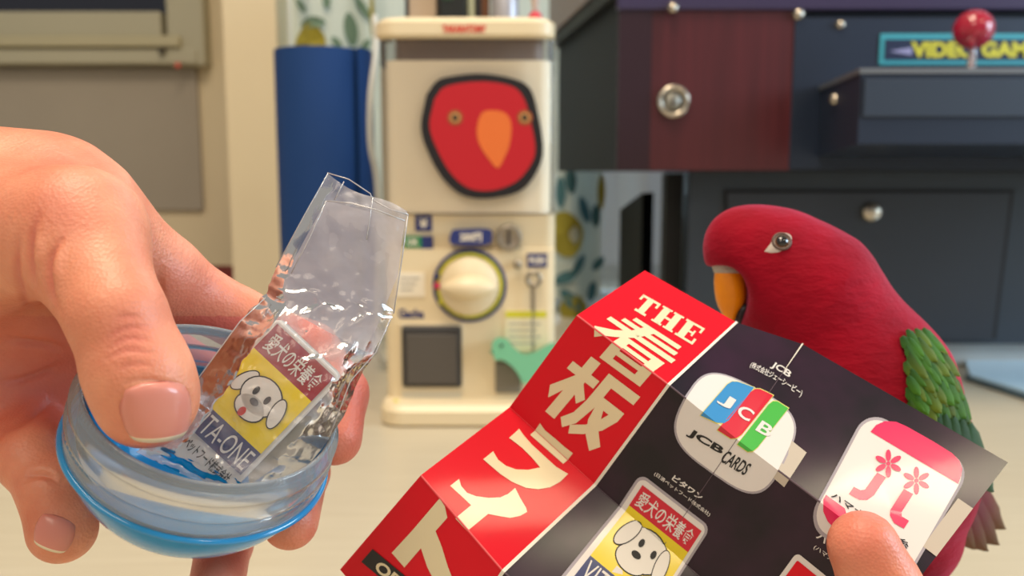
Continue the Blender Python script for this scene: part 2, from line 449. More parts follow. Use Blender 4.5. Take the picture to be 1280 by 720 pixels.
# ------------------------------------------------------------------ blue rolled mat
MY = 1.15
mt = empty('rolled_mat', (hy(404, 458, MY).x, MY + 0.06, 0), 'blue rolled mat standing upright left of the capsule machine', 'mat')
m_blue = mat('blue_foam', srgb(10, 58, 118), 0.75, bump=0.2, bump_scale=300)
x0, x1 = hy(341, 200, MY + .065).x, hy(468, 200, MY + .065).x; cx = (x0 + x1) / 2; R0 = (x1 - x0) / 2
mh = hy(400, 63, MY + 0.06).z
V = []; N = 150; th = 0.004
for i in range(N + 1):
    t = i / N; a = t * 2 * math.pi * 3.3 - 0.6; r = R0 - 0.011 * t * 3.3
    for rr in (r, r - th):
        for z in (0.001, mh - 0.0015 * t): V.append((cx + rr * math.cos(a), MY + R0 + rr * math.sin(a), z))
Fc = []
for i in range(N):
    a = i * 4; b2 = a + 4
    Fc += [(a, b2, b2 + 1, a + 1), (a + 2, a + 3, b2 + 3, b2 + 2), (a + 1, b2 + 1, b2 + 3, a + 3), (a, a + 2, b2 + 2, b2)]
Fc += [(0, 1, 3, 2), (N * 4, N * 4 + 2, N * 4 + 3, N * 4 + 1)]
pydata('foam_sheet', V, Fc, m_blue, mt, False)
m_cable = mat('white_cable', srgb(196, 196, 190), 0.5)
cp = [hy(468, 20, 1.12), hy(470, 60, 1.1), hy(463, 120, 1.08), hy(463, 180, 1.08), hy(471, 225, 1.09), hy(474, 300, 1.1), hy(472, 400, 1.1), Vector((-0.16, 1.1, 0.006)), Vector((-0.10, 1.2, 0.006))]
tag(tube('power_cable', catmull(cp, 6), 0.0035, m_cable, None, 8), 'white cable hanging between the blue mat and the capsule machine', 'cable')

# ------------------------------------------------------------------ capsule machine
GY = 0.872
gm = empty('capsule_machine', (hy(584, 300, GY).x, GY + 0.08, 0), 'cream capsule vending machine with round white crank and red bird face poster', 'vending machine')
m_cream = mat('cream_plastic', srgb(226, 208, 172), 0.4, coat=0.1)
m_cream2 = mat('cream_recess', srgb(214, 198, 166), 0.5)
m_dkgrey = mat('smoky_black_plastic', srgb(52, 50, 50), 0.3)
m_navy = mat('navy_label', srgb(38, 50, 110), 0.5); m_yel = mat('yellow_label', srgb(206, 200, 50), 0.5)
m_paperw = mat('white_paper', srgb(236, 226, 206), 0.7)
box_c = pbox
D = 0.165
# base: flared plinth with a rounded front
zb = hy(560, 497, GY).z
def plinth(name, sections, m, parent):
    bm = bmesh.new(); rings = []
    for z, x0, x1, y0, y1, r in sections:
        ring = []
        for cx_, cy_, a0 in ((x1 - r, y0 + r, -90), (x1 - r, y1 - r, 0), (x0 + r, y1 - r, 90), (x0 + r, y0 + r, 180)):
            for k in range(7):
                a = math.radians(a0 + 15 * k); ring.append(bm.verts.new((cx_ + r * math.cos(a), cy_ + r * math.sin(a), z)))
        rings.append(ring)
    for A, B in zip(rings[:-1], rings[1:]):
        for k in range(len(A)): bm.faces.new((A[k], A[(k + 1) % len(A)], B[(k + 1) % len(A)], B[k]))
    bm.faces.new(rings[0][::-1]); bm.faces.new(rings[-1])
    return obj(name, bm, m, parent, smooth=False)
gx0, gx1 = hy(481, 400, GY).x, hy(694, 400, GY).x
plinth('base', [(0.0, gx0 - 0.002, gx1 + 0.002, 0.846, GY + D, 0.02), (0.003, gx0 - 0.004, gx1 + 0.004, 0.842, GY + D, 0.022), (0.016, gx0 - 0.004, gx1 + 0.004, 0.842, GY + D, 0.022), (0.021, gx0 - 0.002, gx1 + 0.002, 0.848, GY + D, 0.02), (zb, gx0, gx1, GY - 0.004, GY + D, 0.012)], m_cream, gm)
zt = hy(560, 268, GY).z
plinth('lower_body', [(zb, gx0, gx1, GY, GY + D, 0.01), (hy(560, 312, GY).z, gx0, gx1, GY, GY + D, 0.01), (hy(560, 310, GY).z, gx0, gx1, GY + 0.006, GY + D, 0.01), (zt, gx0, gx1, GY + 0.006, GY + D, 0.01)], m_cream, gm)
# capsule window: a clear smoky case with a cream insert
ztop = hy(560, 50, GY).z
m_case = film('clear_case', tint=(0.99, 0.98, 0.97, 1), milk=0.02, rough=0.05, ior=1.2)
plinth('inner_panel', [(zt + 0.001, gx0 + 0.004, gx1 - 0.005, GY + 0.003, GY + D - 0.01, 0.012), (hy(560, 75, GY).z, gx0 + 0.004, gx1 - 0.005, GY + 0.003, GY + D - 0.01, 0.012)], mat('cream_insert', srgb(246, 234, 208), 0.5), gm)
plinth('inner_panel', [(hy(560, 74, GY).z, gx0 + 0.012, gx1 - 0.012, GY + 0.012, GY + D - 0.01, 0.012), (ztop, gx0 + 0.012, gx1 - 0.012, GY + 0.012, GY + D - 0.01, 0.012)], mat('smoky_grey', srgb(128, 112, 102), 0.5, noise_amt=0.15, noise_scale=25), gm)
plinth('window_case', [(zt, gx0 - 0.001, gx1, GY - 0.006, GY + D, 0.016), (ztop, gx0 - 0.001, gx1, GY - 0.006, GY + D, 0.016)], m_case, gm)
lx0, lx1 = hy(466, 36, GY - 0.01).x, hy(695, 36, GY - 0.01).x
zl0, zl1 = hy(560, 49, GY).z, hy(560, 22, GY).z
lid = plinth('lid', [(zl0, lx0 + 0.003, lx1 - 0.003, GY - 0.010, GY + D, 0.02), (zl0 + 0.003, lx0, lx1, GY - 0.013, GY + D, 0.02), (zl1 - 0.006, lx0, lx1, GY - 0.013, GY + D, 0.02), (zl1 - 0.001, lx0 + 0.005, lx1 - 0.005, GY - 0.006, GY + D, 0.02), (zl1, lx0 + 0.01, lx1 - 0.01, GY - 0.002, GY + D, 0.02)], m_cream, gm)
def flat_text(name, s, x0, y0, x1, y1, Y, m, parent, bold=0.03):
    T, Fc = text2d(s, bold)
    V = []
    for u, v in T:
        V.append(hy(x0 + (x1 - x0) * u, y1 + (y0 - y1) * v, Y))
    return pydata(name, V, Fc, m, parent)
m_redp = mat('red_print', srgb(212, 62, 50), 0.5)
flat_text('lid_lettering', 'TAKARATOMY', 553, 31, 608, 41, GY - 0.0138, m_redp, lid, 0.05)
# poster with the bird's face
def poly_y(name, pts, Y, m, parent, k=6, d=0.0006):
    q = catmull([(x, y, 0) for x, y in pts + [pts[0]]], k)[:-1] if k else [(x, y, 0) for x, y in pts]
    return prism(name, [(p[0], p[1]) for p in q], d, m, parent, lambda x, y, h: hy(x, y, Y - h))
PYY = GY - 0.0075
ps = poly_y('bird_face_poster', [(533, 118), (545, 102), (560, 96), (600, 92), (640, 98), (662, 110), (672, 140), (679, 185), (672, 213), (652, 238), (615, 248), (580, 245), (555, 225), (537, 195), (526, 160)], PYY, mat('black_ink', srgb(26, 24, 28), 0.45), gm, 6, 0.0008)
poly_y('red_face', [(543, 124), (558, 108), (600, 102), (637, 107), (653, 120), (662, 146), (669, 185), (663, 206), (645, 227), (615, 238), (586, 235), (564, 217), (548, 190), (537, 158)], PYY - 0.0008, mat('face_red', srgb(186, 26, 38), 0.4), ps, 6, 0.0004)
poly_y('beak', [(598, 150), (604, 140), (618, 138), (632, 142), (639, 155), (637, 180), (630, 198), (622, 210), (612, 200), (600, 182), (596, 165)], PYY - 0.0012, mat('face_orange', srgb(222, 110, 48), 0.45), ps, 5, 0.0004)
for ex in (569, 656):
    for r, mm, o in ((10, mat('face_eye_ring', srgb(150, 78, 42), 0.5), 0.0012), (6.5, mat('face_eye_rim', srgb(200, 150, 90), 0.5), 0.0016), (4, mat('black_ink', (0, 0, 0, 1)), 0.002)):
        poly_y('eye', [(ex + r * math.cos(k * 0.6283), 147 + r * math.sin(k * 0.6283)) for k in range(10)], PYY - o, mm, ps, 0, 0.0003)
# crank
kc = hy(587, 357, GY)
def disc(name, r0, r1, y, m, parent, c=kc, n=40, h=0.002):
    return rev(name, [(0, r0), (h, r0 + 0.0005), (h, r1 - 0.0005), (0, r1)], c + Vector((0, -y, 0)), (0, -1, 0), m, parent, n, True)
px_m = 0.872 / F / math.cos(PITCH) * 1.0
kn = rev('crank', [(0, 0.036 / 36 * 36 * px_m * 1000 / 1000 if False else 36.5 * px_m), (0.010, 36 * px_m), (0.013, 34 * px_m), (0.013, 0)], kc, (0, -1, 0), m_cream, gm)
disc('crank_ring', 42 * px_m, 46.5 * px_m, 0, m_navy, gm); disc('crank_ring', 37.5 * px_m, 42 * px_m, 0, m_yel, gm)
bm = bmesh.new()
bmesh.ops.create_uvsphere(bm, u_segments=32, v_segments=16, radius=1.0)
for v in bm.verts:
    v.co = Vector((v.co.x * 34 * px_m, v.co.y * 0.014, v.co.z * 15 * px_m * (1 - 0.25 * v.co.x ** 2))) + kc + Vector((0, -0.016, 0))
obj('crank_grip', bm, m_cream, kn, True)
for px, py, r, mm in ((547, 357, 4.5, mat('pink_label', srgb(205, 50, 90), 0.5)), (552, 377, 4, m_yel), (546, 345, 4, m_navy)):
    disc('ring_dot', 0.0001, r * px_m, 0.0022, mm, gm, hy(px, py, GY), 16, 0.0008)
# labels and slots
def label(name, x0, y0, x1, y1, m, Y=GY, parent=gm, d=0.0012):
    return pbox(name, x0, y0, x1, y1, Y - d, d + 0.0005, m, parent, 0.0)
pl = poly_y('price_label', [(566, 287), (610, 286), (615, 296), (609, 306), (567, 306), (562, 297)], GY, m_navy, gm, 3, 0.008)
flat_text('label_lettering', '200円', 575, 291, 602, 302, GY - 0.0085, m_paperw, pl)
rev('coin_slot', [(0, 16.5 * px_m), (0.008, 16 * px_m), (0.010, 14 * px_m), (0.009, 12 * px_m), (0.009, 0)], hy(636, 297, GY + 0.003), (0, -1, 0), mat('slot_metal', srgb(150, 140, 125), 0.4, metal=0.6), gm, 32)
pbox('coin_slit', 634.5, 288, 637.5, 306, GY - 0.0075, 0.004, m_dkgrey, gm)
label('label', 519, 269, 540, 289, m_navy, GY + 0.006); label('label', 505, 295, 527, 310, mat('green_label', srgb(40, 130, 78), 0.5), GY + 0.003); label('label', 527, 295, 541, 311, m_navy, GY + 0.003)
flat_text('label_lettering', '¥', 524, 273, 535, 285, GY + 0.0045, m_paperw, gm); flat_text('label_lettering', 'OK', 509, 298, 523, 307, GY + 0.0015, m_paperw, gm)
pp = label('notice_paper', 495, 341, 531, 371, m_paperw)
for k in range(3): label('print_line', 500, 347 + 7 * k, 524 - 4 * k, 349 + 7 * k, mat('grey_ink', srgb(165, 160, 150), 0.6), GY - 0.0012, pp, 0.0003)
flat_text('brand_lettering', 'Gacha', 498, 386, 530, 398, GY - 0.0006, m_navy, gm, 0.04)
label('label', 659, 317, 684, 334, m_navy); flat_text('label_lettering', 'PUSH', 662, 321, 681, 330, GY - 0.0016, m_paperw, gm)
label('label', 496, 374, 496.5, 374.5, m_navy)
pn = label('instruction_sheet', 631, 388, 683, 440, mat('sheet_paper', srgb(226, 214, 180), 0.7)); label('yellow_stripe', 632, 389, 683, 397, m_yel, GY - 0.0012, pn, 0.0003)
for k in range(4): label('print_line', 636, 404 + 8 * k, 676 - 6 * (k % 2), 406 + 8 * k, mat('grey_ink', srgb(165, 160, 150)), GY - 0.0012, pn, 0.0003)
# prize door
pbox('door_frame', 499, 404, 580, 489, GY - 0.002, 0.004, m_cream2, gm, 0.001)
dr = pbox('prize_door', 502, 408, 577, 485, GY - 0.006, 0.007, m_dkgrey, gm, 0.003)
pbox('door_panel', 508, 418, 571, 480, GY - 0.0075, 0.002, mat('smoky_door', srgb(84, 78, 72), 0.25), dr, 0.0008)
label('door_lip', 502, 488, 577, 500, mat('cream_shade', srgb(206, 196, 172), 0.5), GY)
disc('yellow_sticker', 0.0001, 4 * px_m, 0, m_yel, gm, hy(495, 503, GY - 0.012), 14, 0.001)
pbox('coin_return', 619, 452, 652, 492, GY - 0.003, 0.004, mat('grey_tray', srgb(120, 114, 102), 0.5), gm, 0.002)
# key hanging on a chain
ky = empty('key', tuple(hy(667, 350, GY - 0.006)), 'small metal key on a bead chain hanging from the right side of the machine front', 'key')
m_steel = mat('worn_steel', srgb(150, 140, 125), 0.35, metal=0.8)
kh = hy(667, 349, GY - 0.006)
rev('key_bow', [(-0.001, 0.0045), (0.001, 0.0045), (0.001, 0.0085), (-0.001, 0.0085)], kh, (0, -1, 0), m_steel, ky, 24, True)
pbox('key_blade', 663.5, 358, 668.5, 388, GY - 0.007, 0.002, m_steel, ky, 0.0004)
bm = bmesh.new()
for k in range(18):
    q = hy(666 + 0.5 * math.sin(k), 388 + 3.0 * k, GY - 0.005)
    bmesh.ops.create_icosphere(bm, subdivisions=1, radius=0.0013, matrix=Matrix.Translation(q))
tag(obj('bead_chain', bm, m_steel, ky, True), kind='stuff')
rev('hook', [(0, 0), (0, 0.004), (0.006, 0.004), (0.006, 0)], hy(647, 330, GY), (0, -1, 0), m_steel, ky, 16)
# mint green bird-shaped figure leaning on the machine
m_mint = mat('mint_plastic', srgb(118, 190, 150), 0.55)
mg = empty('toy_figure', tuple(hy(650, 500, GY - 0.02)), 'mint green bird shaped toy clinging to the lower right of the machine', 'toy')
poly_y('body', [(616, 440), (615, 430), (622, 422), (634, 424), (642, 434), (654, 442), (668, 440), (682, 432), (693, 428), (692, 444), (682, 462), (668, 474), (655, 480), (648, 468), (640, 458), (628, 450), (619, 450)], GY - 0.004, m_mint, mg, 4, 0.012)
c = hy(627, 432, GY - 0.0165); rev('eye', [(0, 0), (0, 0.0016), (0.0008, 0.0012), (0.001, 0)], c, (0, -1, 0), mat('black_ink', (0, 0, 0, 1)), mg, 12)
poly_y('beak', [(612, 440), (617, 434), (619, 446)], GY - 0.009, mat('mint_beak', srgb(90, 150, 120), 0.5), mg, 0, 0.005)
# things standing on the machine's lid
def on_lid(name, x0, y0, x1, Yf, dep, m, lab, cat, extra=None, zt_px=None):
    a = hy(x0, 12, Yf); c3 = hy(x1, 12, Yf); zt_ = hy(x0, y0, Yf).z
    e = empty(name, ((a.x + c3.x) / 2, Yf + dep / 2, zl1), lab, cat, 'items standing on the machine lid')
    box('body', ((a.x + c3.x) / 2, Yf + dep / 2, (zl1 + zt_) / 2), (c3.x - a.x, dep, zt_ - zl1), m, e, 0.002)
    return e, a, c3, zt_
e, a, c3, z3 = on_lid('display_box', 509, -40, 546, 0.93, 0.05, mat('taupe_box', srgb(176, 158, 138), 0.6), 'beige box at the left on the machine lid', 'box')
box('side_band', (a.x, 0.93, (zl1 + z3) / 2), (0.004, 0.003, z3 - zl1), m_dkgrey, e)
e, a, c3, z3 = on_lid('toy_box', 549, -35, 582, 0.92, 0.05, mat('black_box', srgb(26, 30, 30), 0.4), 'small black box on the machine lid beside the beige box', 'box')
box('label_panel', ((a.x + c3.x) / 2 - 0.005, 0.9195, zl1 + 0.035), (0.01, 0.001, 0.02), mat('dark_green_print', srgb(36, 66, 44), 0.5), e)
e, a, c3, z3 = on_lid('card_box', 584, -30, 593, 0.94, 0.05, mat('pale_green_box', srgb(190, 196, 168), 0.6), 'narrow pale green box on the machine lid', 'box')
box('flap', ((a.x + c3.x) / 2, 0.939, z3 - 0.006), (0.006, 0.002, 0.01), m_paperw, e)
e, a, c3, z3 = on_lid('figurine_stand', 596, -30, 611, 0.95, 0.04, mat('brown_box', srgb(110, 70, 44), 0.6), 'brown upright block on the machine lid', 'box')
box('dark_edge', (a.x + 0.002, 0.949, (zl1 + z3) / 2), (0.006, 0.002, z3 - zl1), m_dkgrey, e)
q = hy(631, 10, 0.94)
e = empty('tin_can', (q.x, 0.94, zl1), 'silver grey tin near the right end of the machine lid', 'tin', 'items standing on the machine lid')
rev('body', [(0, 0), (0, 0.014), (0.002, 0.0145), (0.05, 0.0145), (0.052, 0.013), (0.052, 0)], (q.x, 0.94, zl1), (0, 0, 1), mat('pale_tin', srgb(176, 176, 184), 0.4, metal=0.4), e, 28)
rev('rim', [(0.050, 0.0145), (0.053, 0.0155), (0.055, 0.0145)], (q.x, 0.94, zl1), (0, 0, 1), m_steel, e, 28)
q = hy(669, 18, 0.9)
e = empty('red_figure', (q.x, 0.9, zl1), 'tiny toy with a red round base at the right end of the lid', 'toy', 'items standing on the machine lid')
rev('base', [(0, 0), (0, 0.006), (0.006, 0.007), (0.010, 0.004), (0.011, 0)], (q.x, 0.9, zl1), (0, 0, 1), mat('toy_red', srgb(200, 50, 70), 0.4), e, 20)
rev('body', [(0.0105, 0.0025), (0.02, 0.004), (0.04, 0.005), (0.05, 0.003), (0.052, 0)], (q.x, 0.9, zl1), (0, 0, 1), mat('toy_pale', srgb(190, 170, 160), 0.5), e, 20)

# ------------------------------------------------------------------ arcade cabinet
CY = 1.06
ac = empty('arcade_cabinet', (0.6, 1.3, 0), 'dark arcade cabinet with mahogany side box, control panel and lower door', 'arcade cabinet')
m_mahog = bpy.data.materials.new('mahogany'); m_mahog.use_nodes = True
nt = m_mahog.node_tree; b = nt.nodes['Principled BSDF']; tc = nt.nodes.new('ShaderNodeTexCoord'); mp = nt.nodes.new('ShaderNodeMapping'); mp.inputs['Scale'].default_value = (60, 60, 3)
nz = nt.nodes.new('ShaderNodeTexNoise'); nz.inputs['Scale'].default_value = 1.0; nz.inputs['Detail'].default_value = 6; nz.inputs['Distortion'].default_value = 0.6
cr = nt.nodes.new('ShaderNodeMix'); cr.data_type = 'RGBA'; cr.inputs['A'].default_value = srgb(48, 20, 26); cr.inputs['B'].default_value = srgb(92, 36, 42)
nt.links.new(tc.outputs['Object'], mp.inputs[0]); nt.links.new(mp.outputs[0], nz.inputs[0]); nt.links.new(nz.outputs['Fac'], cr.inputs['Factor']); nt.links.new(cr.outputs['Result'], b.inputs['Base Color'])
b.inputs['Roughness'].default_value = 0.3
m_blk = mat('black_laminate', srgb(44, 52, 62), 0.45, noise_amt=0.1, noise_scale=30)
m_blk2 = mat('navy_black_metal', srgb(28, 38, 56), 0.4)
m_seam = mat('black_seam', srgb(8, 9, 12), 0.6)
m_side = mat('dark_side_laminate', srgb(22, 25, 34), 0.6, coat=0.0, spec=0.25)
def hexa(name, base, top, m, parent):
    bm = bmesh.new(); A = [bm.verts.new(p) for p in base]; B = [bm.verts.new(p) for p in top]
    bm.faces.new(A[::-1]); bm.faces.new(B)
    for i in range(4): bm.faces.new((A[i], A[(i + 1) % 4], B[(i + 1) % 4], B[i]))
    bmesh.ops.recalc_face_normals(bm, faces=bm.faces)
    return obj(name, bm, m, parent)
xl = hy(772, 120, CY).x; xlb = hy(698, 120, 1.46).x; xr = 1.35; zU = 0.25 + 0.001; zT = 0.62
hexa('upper_box', [(xl, CY, zU), (xr, CY, zU), (xr, 1.46, zU), (xlb, 1.46, zU)], [(xl, CY, zT), (xr, CY, zT), (xr, 1.46, zT), (xlb, 1.46, zT)], m_side, ac)
xm = hy(991, 120, CY - 0.004).x; zfr = hy(850, 213, CY).z
hexa('mahogany_panel', [(xl, CY - 0.006, zfr), (xm, CY - 0.006, zfr), (xm, CY, zfr), (xl, CY, zfr)], [(xl, CY - 0.006, zT), (xm, CY - 0.006, zT), (xm, CY, zT), (xl, CY, zT)], m_mahog, ac)
# darker strip at the left of the mahogany and the trim running back along the side
hexa('corner_strip', [(xl - 0.001, CY - 0.0085, zfr), (hy(812, 120, CY).x, CY - 0.0085, zfr), (hy(812, 120, CY).x, CY - 0.006, zfr), (xl - 0.001, CY - 0.006, zfr)],
     [(xl - 0.001, CY - 0.0085, zT), (hy(812, 120, CY).x, CY - 0.0085, zT), (hy(812, 120, CY).x, CY - 0.006, zT), (xl - 0.001, CY - 0.006, zT)], mat('dark_mahogany', srgb(44, 24, 34), 0.35), ac)
za, zb2 = hy(772, 2, CY).z, hy(699, 50, 1.46).z
zm = (za + zb2) / 2
hexa('side_trim', [(xl - 0.012, CY - 0.01, zm - 0.006), (xl, CY - 0.01, zm - 0.006), (xlb, 1.46, zm - 0.006), (xlb - 0.012, 1.46, zm - 0.006)],
     [(xl - 0.012, CY - 0.01, zm + 0.012), (xl, CY - 0.01, zm + 0.012), (xlb, 1.46, zm + 0.012), (xlb - 0.012, 1.46, zm + 0.012)], m_seam, ac)
hexa('top_band', [(xl - 0.016, CY - 0.012, zm + 0.012), (xl, CY - 0.012, zm + 0.012), (xlb, 1.46, zm + 0.012), (xlb - 0.016, 1.46, zm + 0.012)],
     [(xl - 0.016, CY - 0.012, zT), (xl, CY - 0.012, zT), (xlb, 1.46, zT), (xlb - 0.016, 1.46, zT)], mat('brown_band', srgb(110, 84, 74), 0.35), ac)
xr2 = hy(1300, 120, CY).x + 0.3
pbox('metal_plate', 990, 22, 1420, 212, CY - 0.008, 0.008, m_blk2, ac, 0.001)
mp_ = pbox('top_band', 772, -60, 1420, 12, CY - 0.012, 0.012, mat('purple_reflection', srgb(56, 48, 76), 0.3), ac, 0.002)  # purple-blue reflection painted in as the band's colour
m_bolt = mat('bright_steel', srgb(190, 180, 165), 0.25, metal=0.9)
for px, py, r in ((841, 10, 7), (998, 18, 7.5), (1050, 31, 6)):
    s = r * CY / F
    rev('bolt', [(0, s * 1.0), (0.003, s * 0.9), (0.006, s * 0.55), (0.007, 0)], hy(px, py, CY - 0.0075 - (0.005 if py < 14 else 0)), (0, -1, 0), m_bolt, ac, 20)
lk = rev('lock_ring', [(0, 20 * CY / F), (0.006, 20 * CY / F), (0.009, 17 * CY / F), (0.007, 13.5 * CY / F), (0.003, 13 * CY / F), (0.003, 0)], hy(841, 127, CY - 0.006), (0, -1, 0), m_bolt, ac, 36)
rev('lock_core', [(0, 11.5 * CY / F), (0.0045, 11 * CY / F), (0.005, 0)], hy(841, 127, CY - 0.007), (0, -1, 0), mat('lock_steel', srgb(150, 148, 140), 0.4, metal=0.7), lk, 28)
pbox('keyhole', 839.5, 119, 842.5, 135, CY - 0.0125, 0.001, m_dkgrey, lk)
# control panel
PX0, PY0 = 0.385, 0.875
a = hy(1076, 95, PY0); cz0 = hy(1100, 180, PY0).z; cz1 = hy(1100, 92, PY0).z
bx0 = hy(1024, 95, CY).x
hexa('control_panel', [(a.x, PY0 + 0.0, cz0), (1.1, PY0, cz0), (1.1, CY, cz0 - 0.01), (bx0, CY - 0.002, cz0 - 0.01)], [(a.x, PY0, cz1), (1.1, PY0, cz1), (1.1, CY, cz1), (bx0, CY - 0.002, cz1)], m_blk2, ac)
hexa('panel_edge', [(a.x - 0.002, PY0 - 0.002, cz1), (1.1, PY0 - 0.002, cz1), (1.1, CY, cz1), (bx0 - 0.002, CY - 0.002, cz1)], [(a.x - 0.002, PY0 - 0.002, cz1 + 0.005), (1.1, PY0 - 0.002, cz1 + 0.005), (1.1, CY, cz1 + 0.005), (bx0 - 0.002, CY - 0.002, cz1 + 0.005)], mat('steel_edge', srgb(130, 134, 140), 0.3, metal=0.6), ac)
pbox('front_panel', 1080, 98, 1420, 146, PY0 - 0.003, 0.003, mat('panel_grey', srgb(40, 50, 66), 0.5), ac, 0.001)
pbox('front_panel', 1080, 152, 1420, 178, PY0 + 0.004, 0.003, m_blk, ac, 0.001)
fn_ = (Vector((bx0, CY, 0)) - Vector((a.x, PY0, 0))); nn = Vector((fn_.y, -fn_.x, 0)).normalized(); nn = -nn
mid = Vector((a.x, PY0, 0)) * 0.45 + Vector((bx0, CY, 0)) * 0.55
tt_ = hy(1043, 124, mid.y)
rev('bolt', [(0, 0.006), (0.003, 0.0055), (0.005, 0.003), (0.0055, 0)], (mid.x, mid.y, tt_.z), nn, m_bolt, ac, 18)
# joystick
jb = hy(1217, 37, 0.95)
js = rev('joystick', [(0, 0.012), (0.003, 0.011), (0.004, 0.0045), (jb.z - cz1 - 0.005, 0.0042)], (jb.x, 0.95, cz1 + 0.004), (0, 0, 1), mat('steel_shaft', srgb(200, 200, 205), 0.25, metal=0.8), ac, 24)
bm = bmesh.new(); bmesh.ops.create_uvsphere(bm, u_segments=32, v_segments=20, radius=23.5 * 0.95 / F, matrix=Matrix.Translation(jb))
mball = mat('clear_red_ball', srgb(190, 30, 60), 0.12, coat=0.6, trans=0.35)
obj('ball_top', bm, mball, js, True)
# marquee sign behind the stick
m_cyan = mat('cyan_line', srgb(60, 150, 165), 0.4); m_signbg = mat('sign_navy', srgb(34, 44, 70), 0.35)
SY = CY - 0.010
sg = pbox('title_sign', 1100, 42, 1360, 81, SY, 0.003, m_cyan, ac, 0.0008)
pbox('sign_field', 1106, 49, 1354, 75, SY - 0.0008, 0.001, m_signbg, sg)
prism('arrow_print', [(1112, 64), (1140, 59), (1140, 69)], 0.0004, mat('lilac_print', srgb(140, 140, 180), 0.5), sg, lambda x, y, h: hy(x, y, SY - 0.0009 - h))
m_signy = mat('sign_yellow', srgb(196, 190, 60), 0.4)
flat_text('sign_lettering', 'VIDEO GAMES', 1139, 52, 1312, 72, SY - 0.0016, m_signy, sg, 0.05)
# lower cabinet with its door
LY = 1.10
xl2 = hy(860, 300, LY).x; xl3 = xl2 + 0.03
zs = hy(1100, 430, LY).z
hexa('lower_body', [(xl2, LY, zs), (1.3, LY, zs), (1.3, 1.46, zs), (xl3, 1.46, zs)], [(xl2, LY, zU), (1.3, LY, zU), (1.3, 1.46, zU), (xl3, 1.46, zU)], m_blk, ac)
box('plinth', ((xl2 + 1.3) / 2, LY + 0.19, zs / 2), (1.3 - xl2, 0.34, zs), mat('plinth_grey', srgb(176, 178, 176), 0.4, metal=0.3), ac, 0.002)
box('side_shade_strip', (xl2 - 0.012, LY + 0.05, (zs + zU) / 2 - 0.001), (0.022, 0.03, zU - zs - 0.003), m_seam, ac)  # black strip stands for the cabinet's side face in shade
dq = [(905, 237), (1268, 237), (1245, 424), (911, 424)]
def dquad(name, q, Y, m, d, parent):
    return prism(name, q, d, m, parent, lambda x, y, h: hy(x, y, Y - h))
dd = dquad('coin_door', dq, LY, m_seam, 0.002, ac)
dquad('door_panel', [(909, 241), (1263, 241), (1240, 424), (914, 424)], LY - 0.002, mat('door_black', srgb(42, 47, 56), 0.4, noise_amt=0.1, noise_scale=12), 0.004, dd)
rev('door_lock', [(0, 12 * LY / F), (0.004, 12 * LY / F), (0.007, 9 * LY / F), (0.008, 0)], hy(1089, 265, LY - 0.006), (0, -1, 0), m_bolt, dd, 24)
# dark upright board standing behind, left of the cabinet
bd = hexa('upright_board', [Vector((hy(775, 262, 1.42).x, 1.42, 0)), Vector((hy(803, 240, 1.31).x, 1.31, 0)), Vector((hy(803, 240, 1.31).x + 0.02, 1.33, 0)), Vector((hy(775, 262, 1.42).x + 0.02, 1.44, 0))],
     [hy(775, 262, 1.42), hy(803, 241, 1.31), hy(803, 241, 1.31) + Vector((0.02, 0.02, 0)), hy(775, 262, 1.42) + Vector((0.02, 0.02, 0))], m_seam, None)
tag(bd, 'narrow black upright board with a slanted top left of the arcade cabinet', 'board')
# pale blue slab at the right edge, standing for the window's reflection on the floor
m_ice = mat('pale_blue_reflection', srgb(196, 226, 245), 0.2)
def fl(px, py):
    b_ = (360 - py) / F; k = (-math.sin(PITCH) + b_ * math.cos(PITCH)); t = -CAM[2] / k
    return Vector(((px - 640) / F * t, t * (math.cos(PITCH) + b_ * math.sin(PITCH)), 0))
fm = empty('floor_reflection', tuple(fl(1300, 480)), 'pale blue flat tray lying on the floor in front of the cabinet plinth', 'tray')
A4 = [fl(1205, 452), fl(1420, 452), fl(1420, 540), fl(1212, 476)]
hexa('board', A4, [p + Vector((0, 0, 0.008)) for p in A4], m_ice, fm)
B4 = [fl(1206, 475), fl(1212, 471), fl(1425, 540), fl(1420, 547)]
hexa('dark_edge', B4, [p + Vector((0, 0, 0.005)) for p in B4], mat('reflection_edge', srgb(70, 92, 104), 0.5), fm)
#PART3
# ------------------------------------------------------------------ skin
m_skin = bpy.data.materials.new('skin'); m_skin.use_nodes = True
nt = m_skin.node_tree; b = nt.nodes['Principled BSDF']; tc = nt.nodes.new('ShaderNodeTexCoord')
nz = nt.nodes.new('ShaderNodeTexNoise'); nz.inputs['Scale'].default_value = 55; nz.inputs['Detail'].default_value = 4
rp = nt.nodes.new('ShaderNodeValToRGB'); rp.color_ramp.elements[0].position = 0.3; rp.color_ramp.elements[1].position = 0.7
rp.color_ramp.elements[0].color = srgb(210, 124, 94); rp.color_ramp.elements[1].color = srgb(234, 158, 124)
at = nt.nodes.new('ShaderNodeAttribute'); at.attribute_name = 'red'
mx = nt.nodes.new('ShaderNodeMix'); mx.data_type = 'RGBA'; mx.inputs['B'].default_value = srgb(204, 98, 88)
nt.links.new(tc.outputs['Object'], nz.inputs[0]); nt.links.new(nz.outputs['Fac'], rp.inputs[0]); nt.links.new(rp.outputs[0], mx.inputs['A'])
nt.links.new(at.outputs['Fac'], mx.inputs['Factor']); nt.links.new(mx.outputs['Result'], b.inputs['Base Color'])
b.inputs['Roughness'].default_value = 0.46; b.inputs['Subsurface Weight'].default_value = 0.25
b.inputs['Subsurface Radius'].default_value = (1.0, 0.35, 0.2); b.inputs['Subsurface Scale'].default_value = 0.004
n2 = nt.nodes.new('ShaderNodeTexVoronoi'); n2.inputs['Scale'].default_value = 1100
